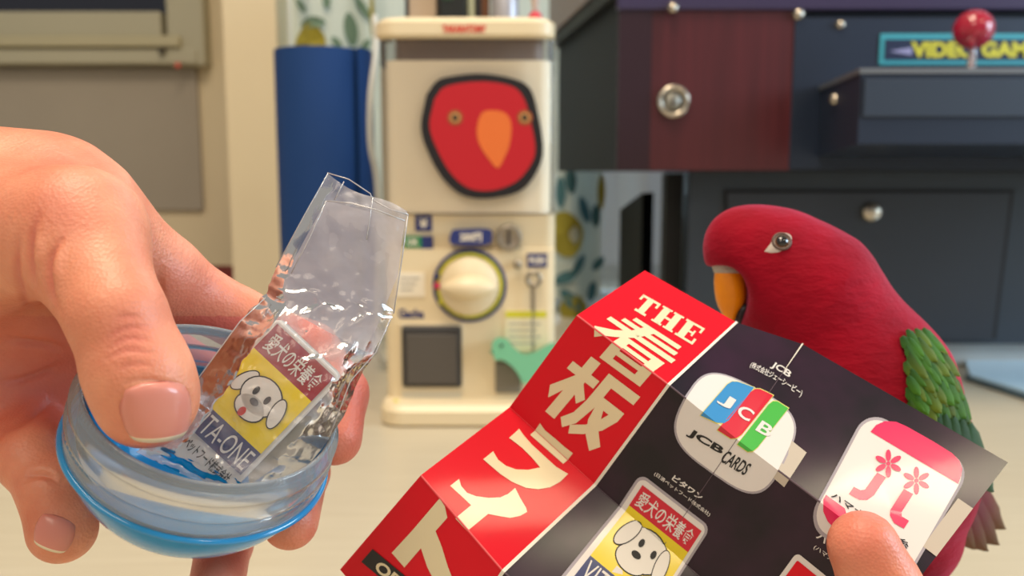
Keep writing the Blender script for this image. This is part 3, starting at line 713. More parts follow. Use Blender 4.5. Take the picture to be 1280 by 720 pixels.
n3 = nt.nodes.new('ShaderNodeTexNoise'); n3.inputs['Scale'].default_value = 260; n3.inputs['Detail'].default_value = 4
ad = nt.nodes.new('ShaderNodeMath'); ad.operation = 'ADD'
nt.links.new(tc.outputs['Object'], n2.inputs[0]); nt.links.new(tc.outputs['Object'], n3.inputs[0])
nt.links.new(n2.outputs['Distance'], ad.inputs[0]); nt.links.new(n3.outputs['Fac'], ad.inputs[1])
bp = nt.nodes.new('ShaderNodeBump'); bp.inputs['Strength'].default_value = 0.22; bp.inputs['Distance'].default_value = 0.0006
nt.links.new(ad.outputs[0], bp.inputs['Height']); nt.links.new(bp.outputs[0], b.inputs['Normal'])
m_nail = mat('nail', srgb(222, 138, 122), 0.3, coat=0.2, sss=0.15)
m_naile = mat('nail_edge', srgb(240, 222, 190), 0.3, coat=0.3)

K = camc
def chain(X, pts, sq=None):
    d = None
    for (a, b_) in zip(pts[:-1], pts[1:]):
        q = rcone(X, K(*a[:3]), K(*b_[:3]), a[3], b_[3])
        d = q if d is None else smin(d, q, 0.003)
    return d
def left_hand(X):
    X = X.astype(np.float64)
    # metacarpal mass, wrist and palm
    palm = rcone(X, K(-260, 300, .24), K(-60, 285, .245), .027, .027)
    palm = smin(palm, rcone(X, K(-720, 330, .245), K(-240, 300, .242), .034, .027), .01)
    palm = smin(palm, rcone(X, K(-60, 275, .248), K(60, 266, .250), .0245, .0205), .012)
    palm = smin(palm, rcone(X, K(60, 266, .252), K(188, 342, .263), .0205, .0120), .010)      # index metacarpal
    palm = smin(palm, rcone(X, K(-60, 330, .262), K(150, 420, .283), .024, .013), .010)
    palm = smin(palm, rcone(X, K(-100, 400, .268), K(90, 480, .284), .024, .013), .010)
    palm = smin(palm, rcone(X, K(-140, 450, .266), K(30, 530, .276), .023, .013), .010)
    palm = smin(palm, rcone(X, K(110, 285, .243), K(200, 345, .258), .0165, .0085), .012)
    index = chain(X, [(188, 342, .263, .0120), (300, 398, .277, .0092), (388, 440, .282, .0092), (424, 492, .277, .0088), (419, 548, .268, .0082)])
    middle = chain(X, [(150, 420, .283, .012), (330, 520, .300, .0095), (376, 590, .282, .0088), (363, 652, .258, .0082)])
    ring = chain(X, [(90, 480, .284, .012), (245, 610, .296, .0095), (280, 680, .280, .0086), (270, 738, .256, .0080)])
    pinky = chain(X, [(30, 530, .276, .0115), (38, 572, .252, .0090), (64, 612, .246, .0084), (78, 661, .244, .0094)])
    fing = smin(smin(smin(index, middle, .0012), ring, .0012), pinky, .0012)
    d = smin(palm, fing, .006)
    # thumb: metacarpal, proximal and distal segment, flattened tip
    th = rcone(X, K(-60, 290, .235), K(96, 292, .220), .0215, .0155)
    th = smin(th, rcone(X, K(96, 296, .219), K(146, 395, .2045), .0155, .0108), .008)
    th = smin(th, rcone(X, K(146, 395, .2045), K(176, 470, .2045), .0108, .0116), .003)
    th = smin(th, rcone(X, K(170, 462, .2045), K(184, 497, .2055), .0115, .0118), .003)
    d = smin(d, th, .007)
    return d.astype(np.float32)
lo = (-.330, -.098, .185); hi = (-.036, .058, .315)
me = implicit('hand', left_hand, lo, hi, .0009, 3)
# refine, then press the creases into the skin
o_tmp = bpy.data.objects.new('tmp', me); sc.collection.objects.link(o_tmp)
md = o_tmp.modifiers.new('s', 'SUBSURF'); md.levels = 1; md.render_levels = 1
dg = bpy.context.evaluated_depsgraph_get(); me2 = bpy.data.meshes.new_from_object(o_tmp.evaluated_get(dg))
bpy.data.objects.remove(o_tmp)
def arr(me_):
    co = np.empty(len(me_.vertices) * 3, np.float32); me_.vertices.foreach_get('co', co)
    no = np.empty(len(me_.vertices) * 3, np.float32); me_.vertices.foreach_get('normal', no)
    return co.reshape(-1, 3).astype(float), no.reshape(-1, 3).astype(float)
co, no = arr(me2)
pxy = w2px(co); view = co - CAM; view /= np.linalg.norm(view, axis=1)[:, None]
if ((co - co.mean(0)) * no).sum() < 0:
    me2.flip_normals(); no = -no
facing = (no * view).sum(1) < 0.1
near = facing & (pxy[:, 2] < .245)
def crease(lines, w, dep, region):
    d = np.zeros(len(co))
    idx = np.where(region)[0]
    for ln in lines:
        ls = [p[:2] for p in catmull([(x, y, 0) for x, y in ln], 5)]
        la = np.array(ls); pp = pxy[idx, :2]
        k = idx[((pp > la.min(0) - 3 * w) & (pp < la.max(0) + 3 * w)).all(1)]
        q = polydist(pxy[k, :2], ls)
        e1 = np.hypot(*(pxy[k, :2] - la[0]).T); e2 = np.hypot(*(pxy[k, :2] - la[-1]).T)
        tp = np.clip(np.minimum(e1, e2) / (0.35 * np.hypot(*(la[-1] - la[0]))), 0, 1)
        d[k] = np.maximum(d[k], dep * tp * np.exp(-(q / w) ** 2))
    return d
cr_ = crease([[(122, 431), (156, 411), (192, 411)], [(121, 455), (158, 438), (205, 444)], [(128, 443), (158, 424), (199, 428)], [(138, 400), (160, 396), (184, 399)], [(140, 466), (165, 456), (196, 458)]], 4.5, .00024, near)
cr_ = cr_ + crease([[(52, 258), (40, 292), (38, 330), (48, 372)], [(84, 286), (63, 325), (64, 364), (77, 396)], [(24, 290), (20, 340), (40, 396)]], 4.8, .0008, near)
disp = -cr_
disp -= crease([[(206, 330), (199, 350), (197, 372), (200, 392)]], 7, .0012, facing & (pxy[:, 2] > .24))
disp -= crease([[(150, 489), (158, 478), (185, 474), (208, 478), (232, 488), (245, 512)], [(150, 489), (152, 515), (162, 540)]], 2.6, .0006, near)
disp += crease([[(78, 300), (72, 330), (72, 362)], [(50, 290), (50, 340)]], 6, .0006, near)
far = facing & (pxy[:, 2] >= .238)
disp -= crease([[(0, 478), (30, 474), (62, 462), (80, 448)], [(0, 540), (40, 520), (70, 500)], [(28, 598), (50, 592), (75, 600)], [(0, 425), (40, 428), (85, 436)]], 5, .0014, far)
for i in range(3): pass
nzv = np.array([noise.noise(Vector(c) * 90) for c in co[::1]]) if len(co) < 400000 else 0
disp = disp + 0.00035 * nzv
co2 = co + no * disp[:, None]
me2.vertices.foreach_set('co', co2.astype(np.float32).ravel()); me2.update()
red = 0.5 * np.clip(cr_ / .0008, 0, 1)
red += 0.75 * np.clip((pxy[:, 2] - .240) / .03, 0, 1) * (pxy[:, 1] > 395)                # palm side of fingers and palm is redder
red += 0.4 * np.exp(-((pxy[:, 0] - 160) ** 2 + (pxy[:, 1] - 425) ** 2) / 40 ** 2)
red += 0.35 * np.exp(-((pxy[:, 0] - 250) ** 2 + (pxy[:, 1] - 370) ** 2) / 60 ** 2)
red += 0.3 * np.exp(-((pxy[:, 0] - 182) ** 2 + (pxy[:, 1] - 545) ** 2) / 45 ** 2) + 0.25 * np.exp(-((pxy[:, 0] - 80) ** 2 + (pxy[:, 1] - 215) ** 2) / 70 ** 2)
aa = me2.attributes.new('red', 'FLOAT', 'POINT'); aa.data.foreach_set('value', np.clip(red, 0, 1).astype(np.float32))
hand = link('left_hand', me2, m_skin, None, True)
tag(hand, 'left hand reaching in from the left, thumb over the rim of the blue capsule', 'person')
hb = bvh_of(me2)
def nail(name, cx, cy, hw, hh, ang, bvh, parent, n=14, edge=0.80, lift=0.0003, bulge=0.0003):
    V = []; Q = []; ms = []
    ca, sa = math.cos(math.radians(ang)), math.sin(math.radians(ang))
    for j in range(n + 1):
        for i in range(n + 1):
            u = -1 + 2 * i / n; v = -1 + 2 * j / n
            # square -> rounded square
            x = u * math.sqrt(1 - v * v * 0.36); y = v * math.sqrt(1 - u * u * 0.30)
            px = cx + hw * x * ca - hh * y * sa; py = cy + hw * x * sa + hh * y * ca
            h, nn_ = cast(bvh, px, py)
            if h is None: h = V[-1]; nn_ = Vector((0, -1, 0))
            V.append(Vector(h) + Vector(nn_) * (lift + bulge * (1 - u * u) * 0.8 - 0.0009 * max(abs(u) ** 6, 0 if v > 0 else abs(v) ** 6)))
    for j in range(n):
        for i in range(n):
            a = j * (n + 1) + i; Q.append((a, a + 1, a + n + 2, a + n + 1)); ms.append(1 if (j + 0.5) / n > edge + 0.05 * (1 - abs(2 * i / n - 1)) * 0 else 0)
    o = pydata(name, V, Q, [m_nail, m_naile], parent, True)
    o.data.polygons.foreach_set('material_index', ms)
    sd = o.modifiers.new('thick', 'SOLIDIFY'); sd.thickness = 0.0004; sd.offset = -1
    return o
nail('thumbnail', 196, 513, 46, 36, -6, hb, hand, edge=0.92)
nail('fingernail', 68, 666, 26, 21, 20, hb, hand, edge=0.95)

# ------------------------------------------------------------------ capsule
SC = camc(260, 527, .232)
vd = np.array([.36, .15, -.93]); vd /= np.linalg.norm(vd)          # from capsule towards the camera (depth axis points away)
e = np.array([.27, .96, 0]); e = e - vd * (e @ vd); e /= np.linalg.norm(e)
nC = .64 * vd + .768 * e; nC /= np.linalg.norm(nC)
nW = Vector(nC @ AX); CW = Vector(c2w(SC)); R = .0346
cap = empty('toy_capsule', tuple(CW), 'open round toy capsule with blue bowl and clear screw rim held in the hand', 'capsule')
m_bowl = bpy.data.materials.new('blue_translucent'); m_bowl.use_nodes = True
b = m_bowl.node_tree.nodes['Principled BSDF']; b.inputs['Base Color'].default_value = srgb(4, 150, 214); b.inputs['Roughness'].default_value = 0.12
b.inputs['Coat Weight'].default_value = 0.05; b.inputs['Specular IOR Level'].default_value = 0.3; b.inputs['Subsurface Weight'].default_value = 0.15; b.inputs['Subsurface Radius'].default_value = (0.2, 0.8, 1.0); b.inputs['Subsurface Scale'].default_value = 0.006
b.inputs['Transmission Weight'].default_value = 0.08
hs = -.0085
prof = []
a0 = math.asin(hs / R)
for k in range(15):
    a = a0 + (-math.pi / 2 - a0) * k / 14; prof.append((R * math.sin(a), max(R * math.cos(a), 0)))
inner = [(h * (R - .0016) / R, r * (R - .0016) / R) for h, r in prof[::-1]]
bw = rev('bowl', prof + inner[0:] + [(hs, R - .0018)], CW, nW, m_bowl, cap, 80)
for p in bw.data.polygons: p.use_smooth = True
rev('bowl_lip', [(hs - .0006, R - .0004), (hs, R + .0003), (hs + .0009, R), (hs + .001, R - .0016), (hs - .0006, R - .002)], CW, nW, mat('blue_lip', srgb(30, 140, 200), 0.15, coat=0.5), cap, 80, True)
m_clear = film('clear_plastic', tint=(0.97, 0.98, 0.99, 1), milk=0.24, milk_col=(0.92, 0.94, 0.95, 1), rough=0.08, gloss=0.0)
r1 = .0328
ringp = [(hs - .003, r1 - .001), (hs + .0012, R - .0008), (hs + .003, r1 + .0010), (-.003, r1 + .0004), (-.0022, r1 + .0014), (-.0010, r1 + .0014), (-.0002, r1 + .0003), (.0022, r1 + .0002), (.003, r1 + .0012), (.0042, r1 + .0012), (.005, r1), (.008, r1 - .0002), (.0086, r1 - .0008),
         (.008, r1 - .0016), (0, r1 - .0016), (hs - .003, r1 - .0022)]
rev('clear_rim', ringp, CW, nW, m_clear, cap, 96, True)
# ------------------------------------------------------------------ sign charm inside its bag
m_sw = mat('charm_white', srgb(226, 222, 216), 0.35, coat=0.3)
m_sred = mat('charm_red', srgb(160, 30, 46), 0.3, coat=0.4); m_syel = mat('charm_yellow', srgb(244, 214, 20), 0.3, coat=0.4); m_snav = mat('charm_navy', srgb(44, 52, 106), 0.3, coat=0.4)
A = np.array(P(346, 396, .2335)); B = np.array(P(427, 472, .2345)); C = np.array(P(204, 533, .2300))
U = B - A; Vv = C - A; sw = np.linalg.norm(U); U /= sw; Vv -= U * (Vv @ U); sl = np.linalg.norm(Vv); Vv /= sl
Nn = np.cross(U, Vv); 
if Nn @ (CAM - A) < 0: Nn = -Nn

def S(u, v, h=0.0): return Vector(A + U * u * sw + Vv * v * sw + Nn * h)        # v in widths
def rrect(x0, y0, x1, y1, r, n=5):
    pts = []
    for cx_, cy_, a0 in ((x1 - r, y0 + r, -90), (x1 - r, y1 - r, 0), (x0 + r, y1 - r, 90), (x0 + r, y0 + r, 180)):
        for k in range(n + 1):
            a = math.radians(a0 + 90 * k / n); pts.append((cx_ + r * math.cos(a), cy_ + r * math.sin(a)))
    return pts
charm = empty('sign_charm', tuple(S(.5, .9)), 'small white light-box sign charm with yellow dog panel lettered VITA-ONE in the bag', 'keychain')
shell = prism('shell', rrect(0, 0, 1, 1.88, .09), .0055, m_sw, charm, lambda x, y, h: S(x, y, h - .0055))
md = shell.modifiers.new('b', 'BEVEL'); md.width = .0006; md.segments = 2; md.limit_method = 'ANGLE'
SV = S
def panel(name, x0, y0, x1, y1, m, h0=.0002, d=.0003, parent=charm, mf=S):
    return prism(name, [(x0, y0), (x1, y0), (x1, y1), (x0, y1)], d, m, parent, lambda x, y, h: mf(x, y, h0 + h))
def text_on(name, s, x0, y0, x1, y1, m, parent, mf, h=.0006, bold=.02, shear=0):
    T, Fc = text2d(s, bold, 4, shear)
    return pydata(name, [mf(x0 + (x1 - x0) * u, y1 + (y0 - y1) * v, h) for u, v in T], Fc, m, parent)
pr = panel('red_panel', .06, .05, .94, .42, m_sred)
text_on('panel_lettering', '愛犬の栄養食', .12, .12, .88, .36, m_sw, pr, S, .0006, .01)
py_ = panel('yellow_panel', .06, .42, .94, 1.22, m_syel)
pn = panel('navy_panel', .06, 1.22, .94, 1.54, m_snav)
text_on('panel_lettering', 'VITA-ONE', .09, 1.26, .91, 1.50, m_sw, pn, S, .0006, .0)
m_ink = mat('print_black', srgb(30, 28, 30), 0.4)
text_on('base_lettering', '日本ペットフード株式会社', .12, 1.60, .88, 1.74, m_ink, charm, S, .0002, .02)
m_dogw = mat('dog_white', srgb(228, 224, 216), 0.35); m_dogin = m_ink; m_tong = mat('tongue_red', srgb(200, 50, 50), 0.4)
def ell(cx, cy, rx, ry, ang=0, n=24):
    c_, s_ = math.cos(math.radians(ang)), math.sin(math.radians(ang))
    return [(cx + rx * math.cos(t) * c_ - ry * math.sin(t) * s_, cy + rx * math.cos(t) * s_ + ry * math.sin(t) * c_) for t in [2 * math.pi * k / n for k in range(n)]]
def dog(mf, parent, cx, cy, s, h0):
    """plain generic puppy head, printed flat"""
    def shp(name, pts, m, k): return prism(name, pts, .00006, m, parent, lambda x, y, h: mf(x, y, h0 + k * .00008 + h))
    E = lambda x, y, rx, ry, a=0: ell(cx + x * s, cy + y * s, rx * s, ry * s, a)
    shp('dog_ear', E(-.72, -.15, .24, .50, 20), m_dogin, 0); shp('dog_ear', E(-.72, -.15, .20, .46, 20), m_dogw, 1)
    shp('dog_outline', E(0, -.12, .70, .62), m_dogin, 2); shp('dog_outline', E(-.02, .36, .54, .42), m_dogin, 2)
    shp('dog_head', E(0, -.12, .655, .575), m_dogw, 3); shp('dog_muzzle', E(-.02, .36, .495, .375), m_dogw, 3)
    shp('dog_ear', E(.72, -.05, .24, .52, -14), m_dogin, 4); shp('dog_ear', E(.72, -.05, .20, .48, -14), m_dogw, 5)
    for ex in (-.24, .22): shp('dog_eye', E(ex, -.16, .085, .15), m_dogin, 5)
    shp('dog_nose', E(-.04, .14, .15, .11), m_dogin, 5); shp('dog_tongue', E(-.12, .60, .11, .16), m_tong, 4)
dog(S, py_, .50, .80, .36, .00055)
# folded leaflet behind the charm in the bowl
lf = empty('folded_leaflet', tuple(P(330, 560, .236)), 'grey folded paper slip tucked in the bowl beside the charm', 'paper')
fp = [P(300, 520, .240), P(372, 470, .243), P(404, 545, .237), P(312, 606, .232)]
bm = bmesh.new(); q = [bm.verts.new(p) for p in fp] + [bm.verts.new(p + Vector((0, .0012, 0))) for p in fp]
for f in ((0, 1, 2, 3), (7, 6, 5, 4), (0, 4, 5, 1), (1, 5, 6, 2), (2, 6, 7, 3), (3, 7, 4, 0)): bm.faces.new([q[i] for i in f])
obj('sheet', bm, mat('leaflet_grey', srgb(176, 170, 158), 0.7), lf)
# clear bag
m_bag = film('cellophane', tint=(0.97, 0.97, 0.98, 1), milk=0.16, milk_var=True, milk_col=(0.80, 0.78, 0.82, 1), rough=0.13, bump=0.18, bump_scale=120, gloss=0.0)
st = [((410, 217), (509, 268), .236, .0008), ((392, 250), (506, 300), .2355, .0012), ((368, 292), (500, 340), .235, .0015), ((345, 335), (494, 382), .2345, .0018), ((332, 368), (489, 402), .234, .0030),
      ((300, 402), (447, 478), .2325, .0070), ((272, 440), (430, 520), .2320, .0072), ((245, 480), (403, 560), .2312, .0072), ((222, 512), (372, 598), .2305, .0060), ((190, 550), (345, 622), .2275, .0055), ((170, 565), (325, 640), .2255, .0012)]
def bag_pt(s, t, side):
    k = min(int(t), len(st) - 2); f = t - k
    def lp(a, b_): return a + (b_ - a) * f
    L0 = (lp(st[k][0][0], st[k + 1][0][0]), lp(st[k][0][1], st[k + 1][0][1])); R0_ = (lp(st[k][1][0], st[k + 1][1][0]), lp(st[k][1][1], st[k + 1][1][1]))
    d = lp(st[k][2], st[k + 1][2]); hf = lp(st[k][3], st[k + 1][3])
    prof_ = min(1, 5 * s, 5 * (1 - s)) if t > 4 else min(1, 8 * s, 8 * (1 - s))
    amp = 0.0004 + .0011 * math.exp(-((t - 4.3) / 0.9) ** 2) + (.0005 if t > 4.5 else 0)
    q = Vector((s * 4.5, t * 1.6, side * 3))
    rn = 1 - 2 * abs(noise.noise(q)); rn2 = 1 - 2 * abs(noise.noise(q * 2.3 + Vector((5, 1, 2))))
    w = amp * (rn + 0.6 * rn2 - 0.8) * prof_
    px = L0[0] + (R0_[0] - L0[0]) * s; py = L0[1] + (R0_[1] - L0[1]) * s
    if t > 3.2 and t < 6: px += 3 * noise.noise(Vector((s * 3, t * 4, 7))); py += 4 * noise.noise(Vector((s * 5, t * 3, 17)))
    if t < .6: py += 5 * math.sin(s * 5.5) * (0.6 - t) / .6
    return P(px, py, d - side * (hf * prof_) - w * side - (.0009 if side > 0 else 0) * prof_)
NS, NT = 46, 110
V = []; Q = []
for side in (1, -1):
    for j in range(NT + 1):
        for i in range(NS + 1): V.append(bag_pt(i / NS, (len(st) - 1) * j / NT, side))
W_ = NS + 1; off = W_ * (NT + 1)
for sd_ in (0, 1):
    for j in range(NT):
        for i in range(NS):
            a = sd_ * off + j * W_ + i; qq = (a, a + 1, a + W_ + 1, a + W_); Q.append(qq if sd_ == 0 else qq[::-1])
m_bag2 = film('cellophane_back', tint=(0.96, 0.96, 0.97, 1), milk=0.58, milk_var=True, milk_col=(0.74, 0.72, 0.76, 1), rough=0.16, bump=0.15, bump_scale=120)
bag = pydata('cellophane_bag', V, Q, [m_bag, m_bag2], None, True)
bag.data.polygons.foreach_set('material_index', [0] * (NS * NT) + [1] * (NS * NT))
tag(bag, 'crinkled clear cellophane bag standing out of the open capsule', 'bag')
# folded-over strip of film, lighter edges
def strip(name, pts, w, m, parent):
    return tube(name, [P(*p) for p in pts], w, m, parent, 5)
m_edge = film('film_edge', milk=0.45, milk_col=(0.9, 0.9, 0.96, 1), rough=0.1, gloss=0.1)
for pts in ([(409, 216, .2335), (436, 224, .234), (463, 242, .234), (466, 250, .234)], [(466, 250, .234), (488, 262, .2345), (510, 268, .2345)], [(466, 247, .2325), (462, 275, .2325), (458, 300, .2325)], [(410, 217, .233), (380, 270, .233), (345, 334, .232)],
            [(510, 268, .2345), (503, 320, .234), (492, 392, .232)], [(408, 251, .2318), (388, 295, .2318), (364, 342, .2318)], [(408, 251, .2318), (440, 254, .2318), (470, 262, .2318), (506, 276, .2322)], [(430, 227, .233), (418, 250, .233)],
            [(488, 398, .231), (470, 440, .231), (438, 476, .229), (412, 545, .228)], [(332, 372, .231), (300, 402, .228), (250, 470, .2265), (224, 512, .2255)]):
    strip('film_edge', pts, .00018, m_edge, bag)
# inner flap of the folded film
ip = [P(408, 251, .2330), P(506, 276, .2330), P(497, 345, .2325), P(458, 440, .2325), P(338, 376, .2335)]
bm = bmesh.new(); bm.faces.new([bm.verts.new(p) for p in ip])
bmesh.ops.triangulate(bm, faces=bm.faces); bmesh.ops.subdivide_edges(bm, edges=bm.edges, cuts=5, use_grid_fill=True)
for v in bm.verts: v.co.y += .0008 * noise.noise(v.co * 120)
obj('film_fold', bm, film('cellophane_fold', milk=0.6, milk_col=(0.66, 0.64, 0.72, 1), rough=0.15, bump=0.3, bump_scale=100), bag, True)
fp2 = [P(411, 219, .2333), P(462, 243, .2333), P(458, 300, .2330), P(430, 260, .2333), P(409, 250, .2333), P(352, 345, .2325), P(342, 338, .2325)]
# ------------------------------------------------------------------ folded flyer
m_fred = mat('flyer_red', srgb(222, 14, 36), 0.38, coat=0.12, spec=0.2)
m_fdark = bpy.data.materials.new('flyer_dark'); m_fdark.use_nodes = True
nt = m_fdark.node_tree; b = nt.nodes['Principled BSDF']; tc = nt.nodes.new('ShaderNodeTexCoord'); nz = nt.nodes.new('ShaderNodeTexNoise'); nz.inputs['Scale'].default_value = 38; nz.inputs['Detail'].default_value = 3
cr = nt.nodes.new('ShaderNodeValToRGB'); cr.color_ramp.elements[0].position = .35; cr.color_ramp.elements[0].color = srgb(18, 10, 22); cr.color_ramp.elements[1].position = .72; cr.color_ramp.elements[1].color = srgb(52, 20, 46)
nt.links.new(tc.outputs['Object'], nz.inputs[0]); nt.links.new(nz.outputs['Fac'], cr.inputs[0]); nt.links.new(cr.outputs[0], b.inputs['Base Color'])
b.inputs['Roughness'].default_value = 0.4; b.inputs['Specular IOR Level'].default_value = 0.2; b.inputs['Coat Weight'].default_value = 0.35; b.inputs['Coat Roughness'].default_value = 0.16
m_back = mat('paper_back', srgb(236, 232, 224), 0.5)
m_pcream = mat('print_cream', srgb(232, 216, 178), 0.35, coat=0.2)
GU = [0, 1, 1.73, 3.58]
G = [[(806, 338, .290), (921, 403, .287), (1003, 430, .283), (1260, 578, .262)],
     [(721, 394, .268), (836, 481, .263), (921, 549, .260), (1150, 722, .244)],
     [(637, 509, .284), (744, 606, .278), (830, 681, .272), (1040, 866, .258)],
     [(526, 594, .262), (629, 714, .256), (740, 815, .251), (930, 1010, .240)],
     [(425, 712, .276), (540, 850, .270), (650, 960, .264), (830, 1160, .252)]]
GP = np.array([[c2w(camc(*q)) for q in row] for row in G])
def S0(u, v):
    i = 0 if u < GU[1] else (1 if u < GU[2] else 2); j = min(max(int(v), 0), 3)
    a = (u - GU[i]) / (GU[i + 1] - GU[i]); b_ = v - j
    return (GP[j, i] * (1 - a) + GP[j, i + 1] * a) * (1 - b_) + (GP[j + 1, i] * (1 - a) + GP[j + 1, i + 1] * a) * b_
def SN(u, v):
    i = 0 if u < GU[1] else (1 if u < GU[2] else 2); j = min(max(int(v), 0), 3)
    n_ = np.cross(GP[j, i + 1] - GP[j, i], GP[j + 1, i] - GP[j, i]) + np.cross(GP[j + 1, i + 1] - GP[j + 1, i], GP[j + 1, i + 1] - GP[j, i + 1])
    n_ /= np.linalg.norm(n_)
    return n_ if n_ @ (CAM - GP[j, i]) > 0 else -n_
def SF(u, v, h=0.0): return Vector(S0(u, v) + SN(u, v) * h)
_us = np.linspace(0, 3.58, 360); _vs = np.linspace(0, 3.999, 400)
_uv = np.array([(u, v) for v in _vs for u in _us]); _px = w2px(np.array([S0(u, v) for u, v in _uv]))[:, :2]
def uv_of(px, py):
    k = np.argmin(((_px - (px, py)) ** 2).sum(1)); uv = _uv[k].copy()
    for _ in range(4):
        f0 = w2px(S0(*uv))[:2]; e_ = 1e-4
        J = np.stack([(w2px(S0(uv[0] + e_, uv[1]))[:2] - f0) / e_, (w2px(S0(uv[0], uv[1] + e_))[:2] - f0) / e_], 1)
        uv = uv + np.linalg.solve(J, np.array([px, py]) - f0)
    return uv
fly = empty('folded_flyer', tuple(GP[2, 1]), 'zigzag folded glossy flyer with red title strip and dark panel of signs', 'flyer')
def mark_folds(bm):
    for e_ in bm.edges:
        (a, b_) = e_.verts
        if any(abs(a.co.x - c_) < 1e-4 and abs(b_.co.x - c_) < 1e-4 for c_ in (1, 1.73)) or any(abs(a.co.y - c_) < 1e-4 and abs(b_.co.y - c_) < 1e-4 for c_ in (1, 2, 3)): e_.smooth = False
def sheet(name, c0, c1, m, parent):
    V = []; Q = []; idx = {}; NN = 6
    us = [GU[c0] + (GU[c1] - GU[c0]) * 0]; us = sorted({GU[c] + (GU[c + 1] - GU[c]) * k / NN for c in range(c0, c1) for k in range(NN + 1)})
    vs = [j + k / NN for j in range(4) for k in range(NN)] + [3.9999]
    for v in vs:
        for u in us: V.append((u, v, 0))
    w = len(us)
    for j in range(len(vs) - 1):
        for i in range(w - 1): a = j * w + i; Q.append((a, a + 1, a + w + 1, a + w))
    o = pydata(name, V, Q, [m, m_back], parent, True)
    bm = bmesh.new(); bm.from_mesh(o.data); mark_folds(bm)
    for v_ in bm.verts: v_.co = Vector(S0(min(v_.co.x, 3.58), min(v_.co.y, 3.9999)))
    bm.to_mesh(o.data); bm.free()
    md_ = o.modifiers.new('s', 'SOLIDIFY'); md_.thickness = .00018; md_.offset = -1; md_.material_offset = 1
    es_ = o.modifiers.new('e', 'EDGE_SPLIT'); es_.split_angle = math.radians(14)
    if SN(.5, .5) @ np.array(o.data.polygons[0].normal) < 0: o.data.flip_normals()
    return o
red_s = sheet('title_strip', 0, 1, m_fred, fly); drk = sheet('sign_sheet', 1, 3, m_fdark, fly)
CUTS_U = [1, 1.73]; CUTS_V = [1, 2, 3]
def decal(name, V2, Fs, m, parent, h=.00012, extra=True):
    """V2 in sheet (u, v)"""
    bm = bmesh.new(); vs = [bm.verts.new((p[0], p[1], 0)) for p in V2]
    for f in Fs:
        tris = [f] if len(f) < 5 else tessellate_polygon([[Vector((V2[i][0], V2[i][1], 0)) for i in f]])
        for t_ in tris:
            try: bm.faces.new([vs[i if len(f) < 5 else f[i]] for i in t_])
            except ValueError: pass
    bmesh.ops.recalc_face_normals(bm, faces=bm.faces)
    cu_ = CUTS_U + ([.25, .5, .75, 1.35, 2.2, 2.65, 3.1] if extra else []); cv_ = CUTS_V + ([.33, .67, 1.33, 1.67, 2.33, 2.67, 3.33] if extra else [])
    for c_, ax in [(c_, 0) for c_ in cu_] + [(c_, 1) for c_ in cv_]:
        bmesh.ops.bisect_plane(bm, geom=bm.verts[:] + bm.edges[:] + bm.faces[:], plane_co=(c_, 0, 0) if ax == 0 else (0, c_, 0), plane_no=(1, 0, 0) if ax == 0 else (0, 1, 0))
    mark_folds(bm)
    for v in bm.verts:
        u_, v_ = min(max(v.co.x, 0), 3.58), min(max(v.co.y, 0), 3.9999)
        # average of the two facet normals right on a fold keeps the print off the paper
        n1 = SN(min(u_ + 1e-3, 3.58), min(v_ + 1e-3, 3.9999)) + SN(max(u_ - 1e-3, 0), max(v_ - 1e-3, 0)); n1 /= np.linalg.norm(n1)
        v.co = Vector(S0(u_, v_) + n1 * h)
    return obj(name, bm, m, parent, True)
class Frame:
    """rigid frame printed on the sheet: origin px, x-axis end px; units of its own width"""
    def __init__(s, O, X, ratio=None):
        s.o = uv_of(*O); s.x = uv_of(*X) - s.o; s.y = np.array([-s.x[1], s.x[0]])
    def __call__(s, a, b_): return s.o + s.x * a + s.y * b_
class Aff:
    def __init__(s, O, X, Y):
        s.o = uv_of(*O); s.x = uv_of(*X) - s.o; s.y = uv_of(*Y) - s.o
    def __call__(s, a, b_): return s.o + s.x * a + s.y * b_
def dtext(name, st_, fr, x0, y0, x1, y1, m, parent, bold=.02, h=.0002, extra=False):
    T, Fc = text2d(st_, bold)
    return decal(name, [fr(x0 + (x1 - x0) * a, y1 + (y0 - y1) * b_) for a, b_ in T], Fc, m, parent, h, extra)
def dpoly(name, pts, fr, m, parent, h=.00015, extra=True):
    return decal(name, [fr(*p) for p in pts], [tuple(range(len(pts)))], m, parent, h, extra)
# title lettering: THE in slab serifs
fr = Aff((804, 368), (881, 411), (788, 385))
rects = []
def letter(x0, w, kind):
    R_ = lambda a, b_, c_, d: rects.append((x0 + a * w, b_, x0 + c_ * w, d))
    if kind == 'T': R_(0, 0, 1, .13); R_(0, 0, .12, .34); R_(.88, 0, 1, .34); R_(.34, 0, .66, 1); R_(.2, .87, .8, 1)
    if kind == 'H': R_(.08, 0, .38, 1); R_(.62, 0, .92, 1); R_(0, 0, .46, .1); R_(.54, 0, 1, .1); R_(0, .9, .46, 1); R_(.54, .9, 1, 1); R_(.3, .44, .7, .56)
    if kind == 'E': R_(.1, 0, .45, 1); R_(0, 0, 1, .11); R_(0, .89, 1, 1); R_(.88, 0, 1, .32); R_(.88, .68, 1, 1); R_(.4, .45, .7, .55); R_(.64, .34, .74, .66)
letter(0, .29, 'T'); letter(.33, .34, 'H'); letter(.71, .29, 'E')
V2 = []; F2 = []
for x0, y0, x1, y1 in rects:
    k = len(V2); V2 += [fr(x0, y0), fr(x1, y0), fr(x1, y1), fr(x0, y1)]; F2.append((k, k + 1, k + 2, k + 3))
decal('title_lettering', V2, F2, m_pcream, red_s)
def rc4(x0, y0, x1, y1): return [(x0, y0), (x1, y0), (x1, y1), (x0, y1)]
